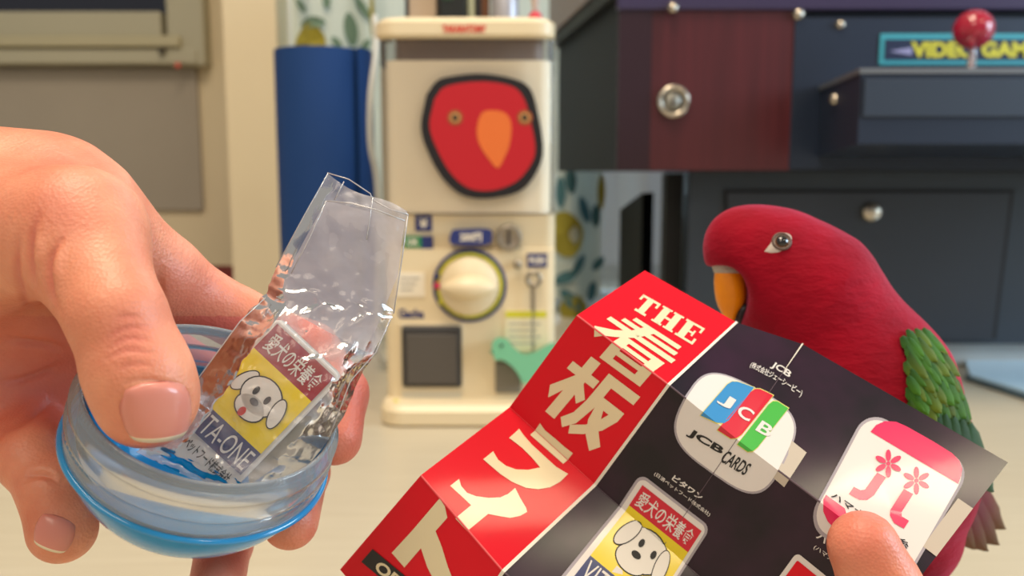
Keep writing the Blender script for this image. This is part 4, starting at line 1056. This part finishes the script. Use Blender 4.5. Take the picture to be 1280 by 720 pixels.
kan = [rc4(.20, 0, .90, .09), rc4(.12, .145, .94, .235), rc4(0, .29, 1, .39), [(.40, .0), (.56, .0), (.44, .38), (.28, .60), (.10, .80), (0, .66), (.20, .48), (.32, .30)],
       rc4(.32, .46, .46, 1), rc4(.80, .46, .95, 1), rc4(.32, .46, .95, .55), rc4(.46, .615, .80, .69), rc4(.46, .755, .80, .83), rc4(.32, .90, .95, 1)]
ban = [rc4(0, .20, .45, .33), rc4(.15, 0, .31, 1), [(.15, .33), (.20, .48), (.06, .82), (-.03, .66)], [(.31, .36), (.46, .52), (.40, .64), (.31, .55)],
       rc4(.49, .04, 1, .18), [(.48, .04), (.63, .04), (.63, .5), (.57, .85), (.46, 1.02), (.36, .92), (.45, .75), (.48, .5)], rc4(.63, .34, .98, .48),
       [(.83, .48), (.98, .48), (.90, .70), (.74, .90), (.58, 1.03), (.52, .92), (.68, .78), (.78, .62)], [(.62, .48), (.74, .48), (.85, .72), (1.02, .89), (.94, 1.03), (.77, .89), (.66, .70)]]
for gl, O_, X_, Y_ in ((kan, (779, 387), (860, 439), (724, 428)), (ban, (728, 437), (803, 493), (671, 505))):
    for pts in gl: decal('title_lettering', [Aff(O_, X_, Y_)(*p) for p in pts], [tuple(range(len(pts)))], m_pcream, red_s, .00016, True)
# heavy katakana drawn as solid strokes
def strokes(polys, fr_, name='title_lettering'):
    for pts in polys:
        # triangulate through bmesh
        dpoly(name, pts, fr_, m_pcream, red_s, .00016)
class Px:
    def __call__(s, a, b_): return uv_of(a, b_)
pxf = Px()
def z5(x, y): return (420 + x / 1.847, 330 + y / 1.847)
def z1(x, y): return (400 + x / 2.571, 440 + y / 2.571)
def z4(*xy): return [(540 + xy[k] / 4, 500 + xy[k + 1] / 4) for k in range(0, len(xy), 2)]
strokes([z4(541, 115, 565, 150, 620, 195, 665, 235, 705, 265, 655, 320, 590, 262, 530, 210, 490, 175),
         z4(435, 145, 460, 180, 500, 225, 560, 280, 620, 335, 680, 370, 640, 410, 590, 437, 530, 447, 470, 440, 400, 410, 340, 370, 255, 297, 305, 257, 330, 300, 370, 330, 420, 348, 480, 350, 540, 338, 500, 290, 450, 240, 385, 190),
         z4(135, 395, 145, 430, 175, 465, 220, 482, 280, 490, 340, 488, 380, 470, 415, 440, 440, 490, 470, 540, 475, 560, 440, 580, 390, 590, 330, 580, 280, 570, 178, 655, 118, 592, 195, 527, 140, 475, 90, 430),
         [z1(385, 470), z1(402, 495), z1(410, 532), z1(372, 575), z1(392, 625), z1(412, 690), z1(440, 760), z1(380, 760), z1(345, 690), z1(325, 630), z1(272, 692), z1(231, 645), z1(300, 570)]], pxf)
bl = Aff((466, 686), (546, 752), (452, 702)); dpoly('black_label', [(0, 0), (1, 0), (1, 1), (0, 1)], bl, m_ink, red_s, .0002)
dtext('label_lettering', 'OPEN', bl, .16, .18, .80, .84, m_pcream, red_s, .03, .0003)
# worn white lines along the strip border and the folds
m_worn = mat('worn_white', srgb(236, 228, 214), 0.5)
dpoly('border_line', [(.985, 0), (1.012, 0), (1.012, 4), (.985, 4)], lambda a, b_: np.array((a, b_)), m_worn, red_s, .0003)
for v_ in (1, 2, 3):
    for a0_, a1_, mm in ((0, .985, mat('fold_red', srgb(240, 96, 100), 0.4)), (1.012, 3.58, mat('fold_dark', srgb(96, 78, 88), 0.4))):
        dpoly('fold_line', [(a0_, v_ - .005), (a1_, v_ - .005), (a1_, v_ + .005), (a0_, v_ + .005)], lambda a, b_: np.array((a, b_)), mm, fly, .00022)
dpoly('fold_line', [(1.727, 0), (1.733, 0), (1.733, 4), (1.727, 4)], lambda a, b_: np.array((a, b_)), mat('fold_dark', (0, 0, 0, 1)), fly, .00035)
dpoly('fold_line', [(1.722, 0), (1.736, 0), (1.733, .3), (1.727, .3)], lambda a, b_: np.array((a, b_)), m_worn, fly, .0004)
# signs
m_glow = mat('print_pale', srgb(226, 220, 216), 0.35, coat=0.2); m_grey = mat('print_grey', srgb(168, 160, 168), 0.4); m_tab = mat('print_tab', srgb(196, 184, 168), 0.4)
def super_pts(n=40, p=4.0): return [(.5 + .5 * math.copysign(abs(math.cos(t)) ** (2 / p), math.cos(t)), .5 + .5 * math.copysign(abs(math.sin(t)) ** (2 / p), math.sin(t))) for t in [2 * math.pi * k / n for k in range(n)]]
def rotp(pts): return pts
jf = Aff((884, 454), (1008, 521), (829, 548))
js_ = dpoly('card_sign', [(a * 1.0, b_) for a, b_ in super_pts(48, 3.6)], jf, m_grey, drk, .0002)
dpoly('sign_face', [(.5 + (a - .5) * .965, .5 + (b_ - .5) * .965) for a, b_ in super_pts(48, 3.6)], jf, m_glow, drk, .00028)
tb = Aff((989, 551), (1008, 566), (962, 593)); dpoly('sign_tab', [(0, 0), (1, 0), (1, 1), (0, 1)], tb, m_tab, drk, .00022)
for (O_, X_, Y_, col) in (((914, 475), (942, 485), (876, 519), srgb(52, 140, 200)), ((943, 484), (966, 495), (897, 537), srgb(210, 26, 54)), ((966, 499), (985, 511), (922, 555), srgb(70, 178, 70))):
    q_ = Aff(O_, X_, Y_); pts = [(.28, 0), (1, 0), (1, .86), (.93, .95), (.72, 1), (0, 1), (0, .14), (.08, .04)]
    dpoly('card_stripe', [(.5 + (a - .5) * 1.06, .5 + (b_ - .5) * 1.03) for a, b_ in pts], q_, mat('stripe_rim', srgb(222, 214, 120), 0.4), drk, .00034)
    dpoly('card_stripe', pts, q_, mat('stripe_%d' % int(col[0] * 1000), col, 0.3, coat=0.2), drk, .0004)
def at_c(cx_, cy_, w, hgt): 
    dx = (.86, .51); dy = (-.60, .80)
    O_ = (cx_ - dx[0] * w / 2 - dy[0] * hgt / 2, cy_ - dx[1] * w / 2 - dy[1] * hgt / 2)
    return Aff(O_, (O_[0] + dx[0] * w, O_[1] + dx[1] * w), (O_[0] + dy[0] * hgt, O_[1] + dy[1] * hgt))
for ch, cx_, cy_ in (('J', 907, 502), ('C', 931, 517), ('B', 956, 537)): dtext('stripe_lettering', ch, at_c(cx_, cy_, 19, 15), 0, 0, 1, 1, m_glow, drk, .02, .00048)
dtext('sign_lettering', 'JCB', at_c(882, 552, 50, 12), 0, 0, 1, 1, m_ink, drk, .04, .0004)
dtext('sign_lettering', 'CARDS', at_c(920, 578, 36, 17), 0, 0, 1, 1, m_ink, drk, .02, .0004)
dtext('caption', 'JCB', at_c(976, 463, 27, 10), 0, 0, 1, 1, m_glow, drk, .02)
dtext('caption', '(株式会社ジェーシービー)', Aff((940, 452), (1004, 488), (936, 460)), 0, 0, 1, 1, m_glow, drk, .01)
vf = Frame((801, 591), (889, 659))
dpoly('light_sign', rrect(0, 0, 1, 1.78, .1), vf, m_grey, drk, .0002); dpoly('sign_face', rrect(.03, .03, .97, 1.75, .08), vf, m_glow, drk, .00028)
dpoly('red_panel', [(.09, .09), (.93, .09), (.93, .36), (.09, .36)], vf, mat('flyer_sign_red', srgb(206, 20, 50), 0.3, coat=0.2), drk, .00034)
dtext('sign_lettering', '愛犬の栄養食', vf, .13, .13, .89, .32, m_glow, drk, .01, .0004)
dpoly('yellow_panel', [(.09, .36), (.93, .36), (.93, 1.08), (.09, 1.08)], vf, mat('flyer_sign_yellow', srgb(232, 206, 30), 0.3, coat=0.2), drk, .00034)
dpoly('navy_panel', [(.09, 1.08), (.93, 1.08), (.93, 1.36), (.09, 1.36)], vf, m_snav, drk, .00034)
dtext('sign_lettering', 'VITA-ONE', vf, .12, 1.11, .90, 1.33, m_glow, drk, .0, .0004)
dtext('sign_lettering', '日本ペットフード', vf, .13, 1.43, .86, 1.53, m_ink, drk, .01, .0004)
for pts, mm, h_ in ((ell(.50, .66, .27, .25), m_dogin, .0004), (ell(.50, .66, .255, .235), m_dogw, .00046), (ell(.44, .83, .19, .15), m_dogin, .00040), (ell(.44, .83, .178, .138), m_dogw, .00050), (ell(.25, .62, .09, .2, 15), m_dogin, .00052), (ell(.25, .62, .078, .188, 15), m_dogw, .00056),
                    (ell(.75, .70, .09, .21, -10), m_dogin, .00052), (ell(.75, .70, .078, .198, -10), m_dogw, .00056), (ell(.43, .62, .03, .05), m_dogin, .0006), (ell(.60, .64, .03, .05), m_dogin, .0006), (ell(.45, .76, .055, .04), m_dogin, .0006)):
    dpoly('dog_print', pts, vf, mm, drk, h_, False)
dtext('caption', 'ビタワン', Aff((844, 593), (880, 619), (839, 599)), 0, 0, 1, 1, m_glow, drk, .03)
dtext('caption', '(日清ペットフード株式会社)', Aff((820, 589), (889, 641), (817, 594)), 0, 0, 1, 1, m_glow, drk, .01)
hf = Aff((1083, 512), (1216, 582), (1010, 648)); m_pink = mat('flyer_pink', srgb(232, 28, 92), 0.3, coat=0.2)
dpoly('yarn_sign', rrect(0, 0, 1, 1.05, .19, 8), hf, m_grey, drk, .0002); dpoly('sign_face', rrect(.025, .025, .975, 1.02, .17, 8), hf, m_glow, drk, .00028)
def zh(*xy): return [(1000 + xy[k] / 3.6, 500 + xy[k + 1] / 3.6) for k in range(0, len(xy), 2)]
dpoly('pink_band', zh(315, 145, 340, 115, 380, 97, 430, 100, 480, 122, 600, 190, 680, 240, 715, 275, 727, 310, 722, 345, 710, 380), pxf, m_pink, drk, .00036)
dpoly('pink_band', zh(115, 428, 200, 490, 220, 560, 160, 580, 125, 545, 105, 500, 103, 450), pxf, m_pink, drk, .00036)
dpoly('stem_print', zh(345, 328, 385, 350, 330, 430, 300, 452, 265, 452, 218, 425, 240, 392, 270, 408, 290, 405), pxf, m_pink, drk, .00038)
dpoly('stem_print', zh(465, 402, 507, 425, 455, 505, 455, 525, 488, 545, 465, 580, 420, 555, 402, 520, 405, 495), pxf, m_pink, drk, .00038)
for cx_, cy_ in zh(395, 288, 521, 365):
    for k in range(6):
        a = math.pi / 3 * k + math.pi / 6; dpoly('flower_print', ell(cx_ + 10.8 * math.cos(a), cy_ + 10.2 * math.sin(a), 7.4, 3.5, math.degrees(a), 12), pxf, m_pink, drk, .0004, False)
    dpoly('flower_print', ell(cx_, cy_, 2.8, 2.8, 0, 10), pxf, m_pink, drk, .0004, False)
dtext('sign_lettering', 'ハマナカ手芸糸', Aff((1042, 615), (1138, 680), (1037, 622)), 0, 0, 1, 1, m_ink, drk, .02, .0005)
tb = Aff((1197, 623), (1224, 641), (1153, 683)); dpoly('sign_tab', [(0, 0), (1, 0), (1, 1), (0, 1)], tb, m_tab, drk, .00022)
dtext('caption', 'ハマナカ', Aff((1025, 664), (1073, 699), (1019, 672)), 0, 0, 1, 1, m_glow, drk, .03)
dtext('caption', '(ハマナカ株式会社)', Aff((1020, 680), (1080, 724), (1016, 686)), 0, 0, 1, 1, m_glow, drk, .01)
f4 = Frame((996, 690), (1080, 758)); dpoly('light_sign', rrect(0, 0, 1, 1.2, .06), f4, m_glow, drk, .0002); dpoly('red_panel', rrect(.06, .06, .94, .8, .02), f4, m_fred, drk, .0003)

# ------------------------------------------------------------------ right hand holding the flyer's corner
def right_hand(X):
    X = X.astype(np.float64)
    th = chain(X, [(1079, 683, .2330, .0094), (1102, 735, .2325, .0102), (1150, 840, .238, .0112), (1215, 960, .262, .0150), (1330, 1050, .285, .021)])
    palm = rcone(X, K(1330, 1050, .30), K(1230, 900, .325), .024, .014)
    palm = smin(palm, rcone(X, K(1400, 1120, .30), K(1300, 960, .33), .024, .014), .01)
    palm = smin(palm, rcone(X, K(1330, 1050, .29), K(1560, 1260, .29), .026, .026), .01)
    i_ = chain(X, [(1225, 890, .325, .0105), (1130, 800, .318, .0090), (1090, 740, .296, .0084), (1078, 712, .275, .0080)])
    m_ = chain(X, [(1250, 930, .328, .0105), (1140, 880, .325, .0092), (1090, 830, .305, .0086), (1070, 800, .285, .0082)])
    r_ = chain(X, [(1280, 980, .33, .0100), (1170, 960, .33, .0088), (1115, 915, .31, .0084), (1090, 885, .29, .0080)])
    p_ = chain(X, [(1310, 1020, .33, .0092), (1230, 1030, .33, .0078), (1175, 990, .315, .0074), (1150, 965, .30, .0070)])
    f_ = smin(smin(smin(i_, m_, .0012), r_, .0012), p_, .0012)
    return smin(smin(palm, f_, .006), th, .008).astype(np.float32)
me = implicit('hand', right_hand, (.078, -.26, .215), (.275, -.050, .36), .0014, 3)
co, no = arr(me)
if ((co - co.mean(0)) * no).sum() < 0: me.flip_normals()
pxy = w2px(co)
aa = me.attributes.new('red', 'FLOAT', 'POINT'); aa.data.foreach_set('value', np.clip(.55 * np.exp(-((pxy[:, 0] - 1080) ** 2 + (pxy[:, 1] - 660) ** 2) / 60 ** 2), 0, 1).astype(np.float32))
tag(link('right_hand', me, m_skin, None, True), 'right hand at the lower right pressing its thumb tip on the flyer', 'person')

# ------------------------------------------------------------------ red lory
PD = .335
def Q3(px, py, r_px, lat=0.0): return (px, py, PD + lat, r_px * PD / F)
SQ = np.array([1, 1, .82])
def bird(X):
    X = X.astype(np.float64)
    def rc(a, b_, sq=SQ): return rcone(X, K(*a[:3]), K(*b_[:3]), a[3], b_[3], sq)
    s = PD / F
    c_ = K(962, 322, PD); d = ellip(X, c_, np.array([70 * s, 62 * s, 50 * s]))
    d = smin(d, ellip(X, K(923, 303, PD), np.array([39 * s, 40 * s, 34 * s])), .008)
    d = smin(d, rc(Q3(965, 340, 58), Q3(1010, 375, 84)), .012)
    d = smin(d, rc(Q3(1010, 375, 84), Q3(1072, 492, 112)), .012)
    d = smin(d, rc(Q3(1072, 492, 110), Q3(1105, 590, 112)), .012)
    d = smin(d, rc(Q3(1100, 600, 108), Q3(1130, 680, 62)), .012)
    d = smin(d, rc(Q3(1130, 680, 52), Q3(1172, 680, 16)), .010)
    d = smin(d, rc(Q3(1070, 640, 50, .018), Q3(1060, 740, 22, .016)), .006)
    d = smin(d, rc(Q3(1070, 640, 50, -.018), Q3(1060, 740, 22, -.016)), .006)
    cut = ellip(X, K(903, 372, PD), np.array([29 * s, 42 * s, 60 * s]))
    d = -smin(-d, cut, .003)
    return d.astype(np.float32)
lory = empty('red_parrot', tuple(P(1070, 700, PD)), 'bright red parrot with green wing and orange beak standing behind the flyer', 'parrot')
lo = K(860, 790, PD - .06); hi = K(1260, 235, PD + .06)
me = implicit('body', bird, (.062, -.140, PD - .05), (.190, .045, PD + .05), .0011, 3)
co, no = arr(me)
if ((co - co.mean(0)) * no).sum() < 0: me.flip_normals()
m_bird = bpy.data.materials.new('red_plumage'); m_bird.use_nodes = True
nt = m_bird.node_tree; b = nt.nodes['Principled BSDF']; tc = nt.nodes.new('ShaderNodeTexCoord'); mp = nt.nodes.new('ShaderNodeMapping')
mp.inputs['Rotation'].default_value = (0, math.radians(50), 0); mp.inputs['Scale'].default_value = (1, 1.6, 2.4)
vo = nt.nodes.new('ShaderNodeTexVoronoi'); vo.inputs['Scale'].default_value = 120; nz = nt.nodes.new('ShaderNodeTexNoise'); nz.inputs['Scale'].default_value = 30; nz.inputs['Detail'].default_value = 6
cr = nt.nodes.new('ShaderNodeValToRGB'); cr.color_ramp.elements[0].position = .3; cr.color_ramp.elements[0].color = srgb(112, 0, 14); cr.color_ramp.elements[1].position = .7; cr.color_ramp.elements[1].color = srgb(160, 2, 32)
n2 = nt.nodes.new('ShaderNodeTexNoise'); n2.inputs['Scale'].default_value = 420; n2.inputs['Detail'].default_value = 4
ad = nt.nodes.new('ShaderNodeMath'); ad.operation = 'ADD'
bp = nt.nodes.new('ShaderNodeBump'); bp.inputs['Strength'].default_value = .35; bp.inputs['Distance'].default_value = .0009
nt.links.new(tc.outputs['Object'], mp.inputs[0]); nt.links.new(mp.outputs[0], vo.inputs[0]); nt.links.new(mp.outputs[0], n2.inputs[0]); nt.links.new(tc.outputs['Object'], nz.inputs[0]); nt.links.new(nz.outputs['Fac'], cr.inputs[0]); nt.links.new(cr.outputs[0], b.inputs['Base Color'])
nt.links.new(vo.outputs['Distance'], ad.inputs[0]); nt.links.new(n2.outputs['Fac'], ad.inputs[1]); nt.links.new(ad.outputs[0], bp.inputs['Height']); nt.links.new(bp.outputs[0], b.inputs['Normal'])
b.inputs['Roughness'].default_value = .75; b.inputs['Sheen Weight'].default_value = .25; b.inputs['Sheen Tint'].default_value = (1, .3, .55, 1); b.inputs['Specular IOR Level'].default_value = .12
body = link('body', me, m_bird, lory, True); bb = bvh_of(me)
# beak lofted downwards
def loft(name, secs, m, parent, n=24):
    """secs: (y px, x0, x1, lateral half px)"""
    bm = bmesh.new(); rings = []
    for y, x0, x1, lat in secs:
        cx_ = (x0 + x1) / 2; ring = []
        for k in range(n):
            a = 2 * math.pi * k / n; c_, s_ = math.cos(a), math.sin(a)
            ring.append(bm.verts.new(P(cx_ + (x1 - x0) / 2 * math.copysign(abs(c_) ** .8, c_), y, PD + lat * PD / F * math.copysign(abs(s_) ** .9, s_))))
        rings.append(ring)
    for A_, B_ in zip(rings[:-1], rings[1:]):
        for k in range(n): bm.faces.new((A_[k], A_[(k + 1) % n], B_[(k + 1) % n], B_[k]))
    bm.faces.new(rings[0]); bm.faces.new(rings[-1][::-1]); bmesh.ops.recalc_face_normals(bm, faces=bm.faces)
    return obj(name, bm, m, parent, True)
m_beak = mat('beak_orange', srgb(248, 146, 12), .35, noise_amt=.15, noise_scale=200, coat=.15)
loft('upper_beak', [(330, 896, 930, 17), (341, 893, 933, 19), (352, 892, 934, 19), (364, 893, 934, 18), (374, 894.5, 933, 17), (382, 897, 930, 15), (390, 901, 924, 12), (397, 905, 920, 9), (404, 909, 918, 6), (411, 914, 917, 2)], m_beak, lory)
loft('cere', [(320, 893, 930, 19), (326, 890, 932, 20.5), (334, 890, 933, 20.8), (340, 892, 934, 20), (343, 894, 933, 18)], mat('cere_grey', srgb(178, 166, 152), .6, noise_amt=.25, noise_scale=400, bump=.4, bump_scale=900), lory)
loft('lower_beak', [(380, 926, 942, 10), (388, 921, 942, 11), (395, 919, 938, 10), (401, 921, 933, 8), (406, 923, 929, 4)], mat('beak_dark', srgb(38, 30, 34), .4), lory)
# eye set into the head
def shell_patch(name, pts, m, parent, lift, smooth=True, rings=3):
    cx_ = sum(p[0] for p in pts) / len(pts); cy_ = sum(p[1] for p in pts) / len(pts); V = []; Q = []
    n = len(pts)
    for r_ in range(rings + 1):
        f = 1 - r_ / (rings + .0001) * .999
        for x, y in pts:
            h, nn_ = cast(bb, cx_ + (x - cx_) * f, cy_ + (y - cy_) * f)
            V.append(Vector(h) + nn_ * (lift if r_ else -.0002))
    for r_ in range(rings):
        for k in range(n): a = r_ * n + k; b2 = r_ * n + (k + 1) % n; Q.append((a, b2, b2 + n, a + n))
    return pydata(name, V, Q, m, parent, smooth)
eyep = shell_patch('eye_skin', [p[:2] for p in catmull([(x, y, 0) for x, y in [(952, 316), (961, 305), (968, 293), (978, 289), (988, 291), (992, 297), (989, 305), (983, 312), (972, 317), (961, 318)]], 3)], mat('bare_skin', srgb(196, 182, 172), .6, bump=.3, bump_scale=1200), lory, .00035)
h, nn_ = cast(bb, 977, 302)
eb = Vector(h) - nn_ * .0014
rev('eyelid', [(.0008, .0034), (.0016, .0036), (.0021, .0033), (.0022, .0028), (.0012, .0026)], eb, nn_, mat('eyelid', srgb(104, 84, 76), .5), lory, 28)
eye = rev('eye', [(0.0, .0032)] + [(.0026 * math.sin(t), .0032 * math.cos(t)) for t in [k * math.pi / 16 for k in range(9)]], eb, nn_, mat('iris', srgb(120, 70, 34), .1, coat=1), lory, 28)
rev('pupil', [(.0016, .0021), (.00255, .00195), (.00275, 0)], eb, nn_, mat('pupil_black', (0.004, 0.003, 0.003, 1), .04, coat=1), eye, 24)
# feathers
def feather_mesh(name, L_, W_, curl=.1, pt=.45):
    """lies in xy, root at origin, tip at +x, z up; cambered"""
    nx, ny = 9, 4; V = []; Q = []
    for i in range(nx + 1):
        t = i / nx; w = W_ / 2 * min(1, (t * 3 + .35)) * (1 - max(0, (t - pt) / (1 - pt)) ** 2.4) ** .55 if t < 1 else W_ * .04
        for j in range(ny + 1):
            s = -1 + 2 * j / ny; V.append((t * L_, s * w, -abs(s) ** 2 * W_ * .10 - curl * L_ * t * t * .4 + .00025 * (1 - abs(s))))
    for i in range(nx):
        for j in range(ny): a = i * (ny + 1) + j; Q.append((a, a + ny + 1, a + ny + 2, a + 1))
    me_ = bpy.data.meshes.new(name); me_.from_pydata(V, [], Q); me_.update(); me_.shade_smooth(); return me_
def feather_mat(name, c0, c1, L_, st_=0.0):
    m = bpy.data.materials.new(name); m.use_nodes = True; nt = m.node_tree; b = nt.nodes['Principled BSDF']; tc = nt.nodes.new('ShaderNodeTexCoord')
    sp = nt.nodes.new('ShaderNodeSeparateXYZ'); nt.links.new(tc.outputs['Object'], sp.inputs[0])
    mr = nt.nodes.new('ShaderNodeMapRange'); mr.inputs['From Min'].default_value = st_; mr.inputs['From Max'].default_value = L_; nt.links.new(sp.outputs[0], mr.inputs['Value'])
    mx = nt.nodes.new('ShaderNodeMix'); mx.data_type = 'RGBA'; mx.inputs['A'].default_value = c0; mx.inputs['B'].default_value = c1; nt.links.new(mr.outputs[0], mx.inputs['Factor'])
    oi = nt.nodes.new('ShaderNodeObjectInfo'); hs_ = nt.nodes.new('ShaderNodeHueSaturation'); m2 = nt.nodes.new('ShaderNodeMapRange'); m2.inputs['To Min'].default_value = .8; m2.inputs['To Max'].default_value = 1.15
    nt.links.new(oi.outputs['Random'], m2.inputs['Value']); nt.links.new(m2.outputs[0], hs_.inputs['Value']); nt.links.new(mx.outputs['Result'], hs_.inputs['Color']); nt.links.new(hs_.outputs[0], b.inputs['Base Color'])
    wv = nt.nodes.new('ShaderNodeTexWave'); wv.inputs['Scale'].default_value = 900; wv.inputs['Distortion'].default_value = 2; mp = nt.nodes.new('ShaderNodeMapping'); mp.inputs['Rotation'].default_value = (0, 0, .6)
    nt.links.new(tc.outputs['Object'], mp.inputs[0]); nt.links.new(mp.outputs[0], wv.inputs[0]); bp = nt.nodes.new('ShaderNodeBump'); bp.inputs['Strength'].default_value = .3; bp.inputs['Distance'].default_value = .0003
    nt.links.new(wv.outputs['Fac'], bp.inputs['Height']); nt.links.new(bp.outputs[0], b.inputs['Normal']); b.inputs['Roughness'].default_value = .6; b.inputs['Sheen Weight'].default_value = .05; b.inputs['Specular IOR Level'].default_value = .2
    return m
mg1 = feather_mat('green_feather', srgb(30, 74, 14), srgb(66, 116, 14), .012); mg2 = feather_mat('olive_feather', srgb(34, 72, 14), srgb(96, 116, 22), .012)
mg3 = feather_mat('grey_green_feather', srgb(30, 66, 30), srgb(66, 90, 66), .04); mtl = feather_mat('tail_feather', srgb(96, 4, 14), srgb(92, 66, 20), .06, .042)
mrd = feather_mat('red_feather', srgb(150, 4, 24), srgb(196, 10, 44), .010)
def place(me_, name, root, direction, normal, m, parent, scale=1.0):
    x = Vector(direction).normalized(); z = Vector(normal); z = (z - x * z.dot(x)).normalized(); y = z.cross(x)
    o = bpy.data.objects.new(name, me_); sc.collection.objects.link(o)
    if not me_.materials: me_.materials.append(m)
    o.parent = parent
    if parent.parent is None: o.matrix_parent_inverse = Matrix.Translation(-Vector(parent.location))
    M = Matrix((x, y, z)).transposed().to_4x4(); M.translation = Vector(root)
    o.matrix_basis = M @ Matrix.Scale(scale, 4)
    return o
wp = [(1128, 424), (1138, 411), (1152, 414), (1166, 426), (1180, 450), (1194, 480), (1208, 512), (1222, 545), (1228, 575), (1205, 610), (1170, 600), (1148, 560), (1138, 510), (1132, 465)]
wing = shell_patch('wing', [p[:2] for p in catmull([(x, y, 0) for x, y in wp], 2) if cast(bb, p[0], p[1])[0]], mat('wing_green', srgb(32, 70, 18), .7), lory, .0009)
fm = [feather_mesh('feather', .0125, .0066, .05), feather_mesh('feather', .0125, .0066, .05), feather_mesh('feather', .024, .009, .05, .7)]
fm[0].materials.append(mg1); fm[1].materials.append(mg2); fm[2].materials.append(mg3)
def inside(p, poly):
    c_ = False; n = len(poly)
    for i in range(n):
        (x1, y1), (x2, y2) = poly[i], poly[(i + 1) % n]
        if (y1 > p[1]) != (y2 > p[1]) and p[0] < (x2 - x1) * (p[1] - y1) / (y2 - y1) + x1: c_ = not c_
    return c_
random.seed(11)
# long flight feathers first (deeper), coverts above them
dirw = (P(1226, 560, PD) - P(1150, 430, PD)).normalized()
for k in range(7):
    px, py = 1148 + 9 * k, 505 + 4 * k
    h, nn_ = cast(bb, px, py)
    if h is None: continue
    d_ = (P(1206 + 4 * k, 650 - 10 * k, PD) - P(px, py, PD)).normalized()
    place(fm[2], 'flight_feather', h + nn_ * (.0010 + .0004 * k), d_ - nn_ * .10, nn_, None, lory, 1.0 + .02 * k)
rows = []
for j in range(20):
    for i in range(17):
        px = 1096 + i * 9.5 + (j % 2) * 6 + random.uniform(-2, 2); py = 600 - j * 9.8 + random.uniform(-2, 2)
        if inside((px + 4, py + 5), wp) and py < 575: rows.append((px, py))
for px, py in sorted(rows, key=lambda p: -p[1]):
    h, nn_ = cast(bb, px, py)
    if h is None: continue
    d_ = (dirw + Vector((random.uniform(-.15, .15), 0, random.uniform(-.12, .12))))
    d_ = d_ - nn_ * d_.dot(nn_)
    place(fm[0 if random.random() < .6 else 1], 'covert_feather', h + nn_ * (.0013 + .0006 * random.random()), d_ + nn_ * .015, nn_, None, lory, random.uniform(.6, .9))
tf = feather_mesh('feather', .060, .0125, .06, .72); tf.materials.append(mtl)
for k, (tx, ty, lat) in enumerate([(1262, 662, .006), (1254, 682, .002), (1240, 690, -.002), (1224, 688, -.006), (1208, 680, -.009), (1248, 676, .010)]):
    r_ = P(1165 + 2 * k, 540 + 5 * k, PD + lat); t_ = P(tx, ty, PD + .02 + lat)
    dd_ = t_ - r_
    place(tf, 'tail_feather', r_, dd_, Vector((.5, -1, .35)), None, lory, dd_.length / .060)
# legs, below the frame
m_leg = mat('leg_grey', srgb(84, 78, 76), .6, bump=.5, bump_scale=900)
for lat in (-.016, .016):
    top = P(1060, 745, PD + lat); ft = Vector((top.x, top.y + .004, .006))
    lg = tube('leg', [top, (top + ft) / 2 + Vector((.003, .004, 0)), ft], [.0065, .0042, .0045], m_leg, lory, 12)
    for a in (-25, 15, 160, 205):
        t_ = Vector((-math.cos(math.radians(a)), math.sin(math.radians(a)), 0))
        tube('toe', [ft, ft + t_ * .009 + Vector((0, 0, .001)), ft + t_ * .018 - Vector((0, 0, .002)), ft + t_ * .023 - Vector((0, 0, .0045))], [.004, .0034, .0028, .0010], m_leg, lg, 8)
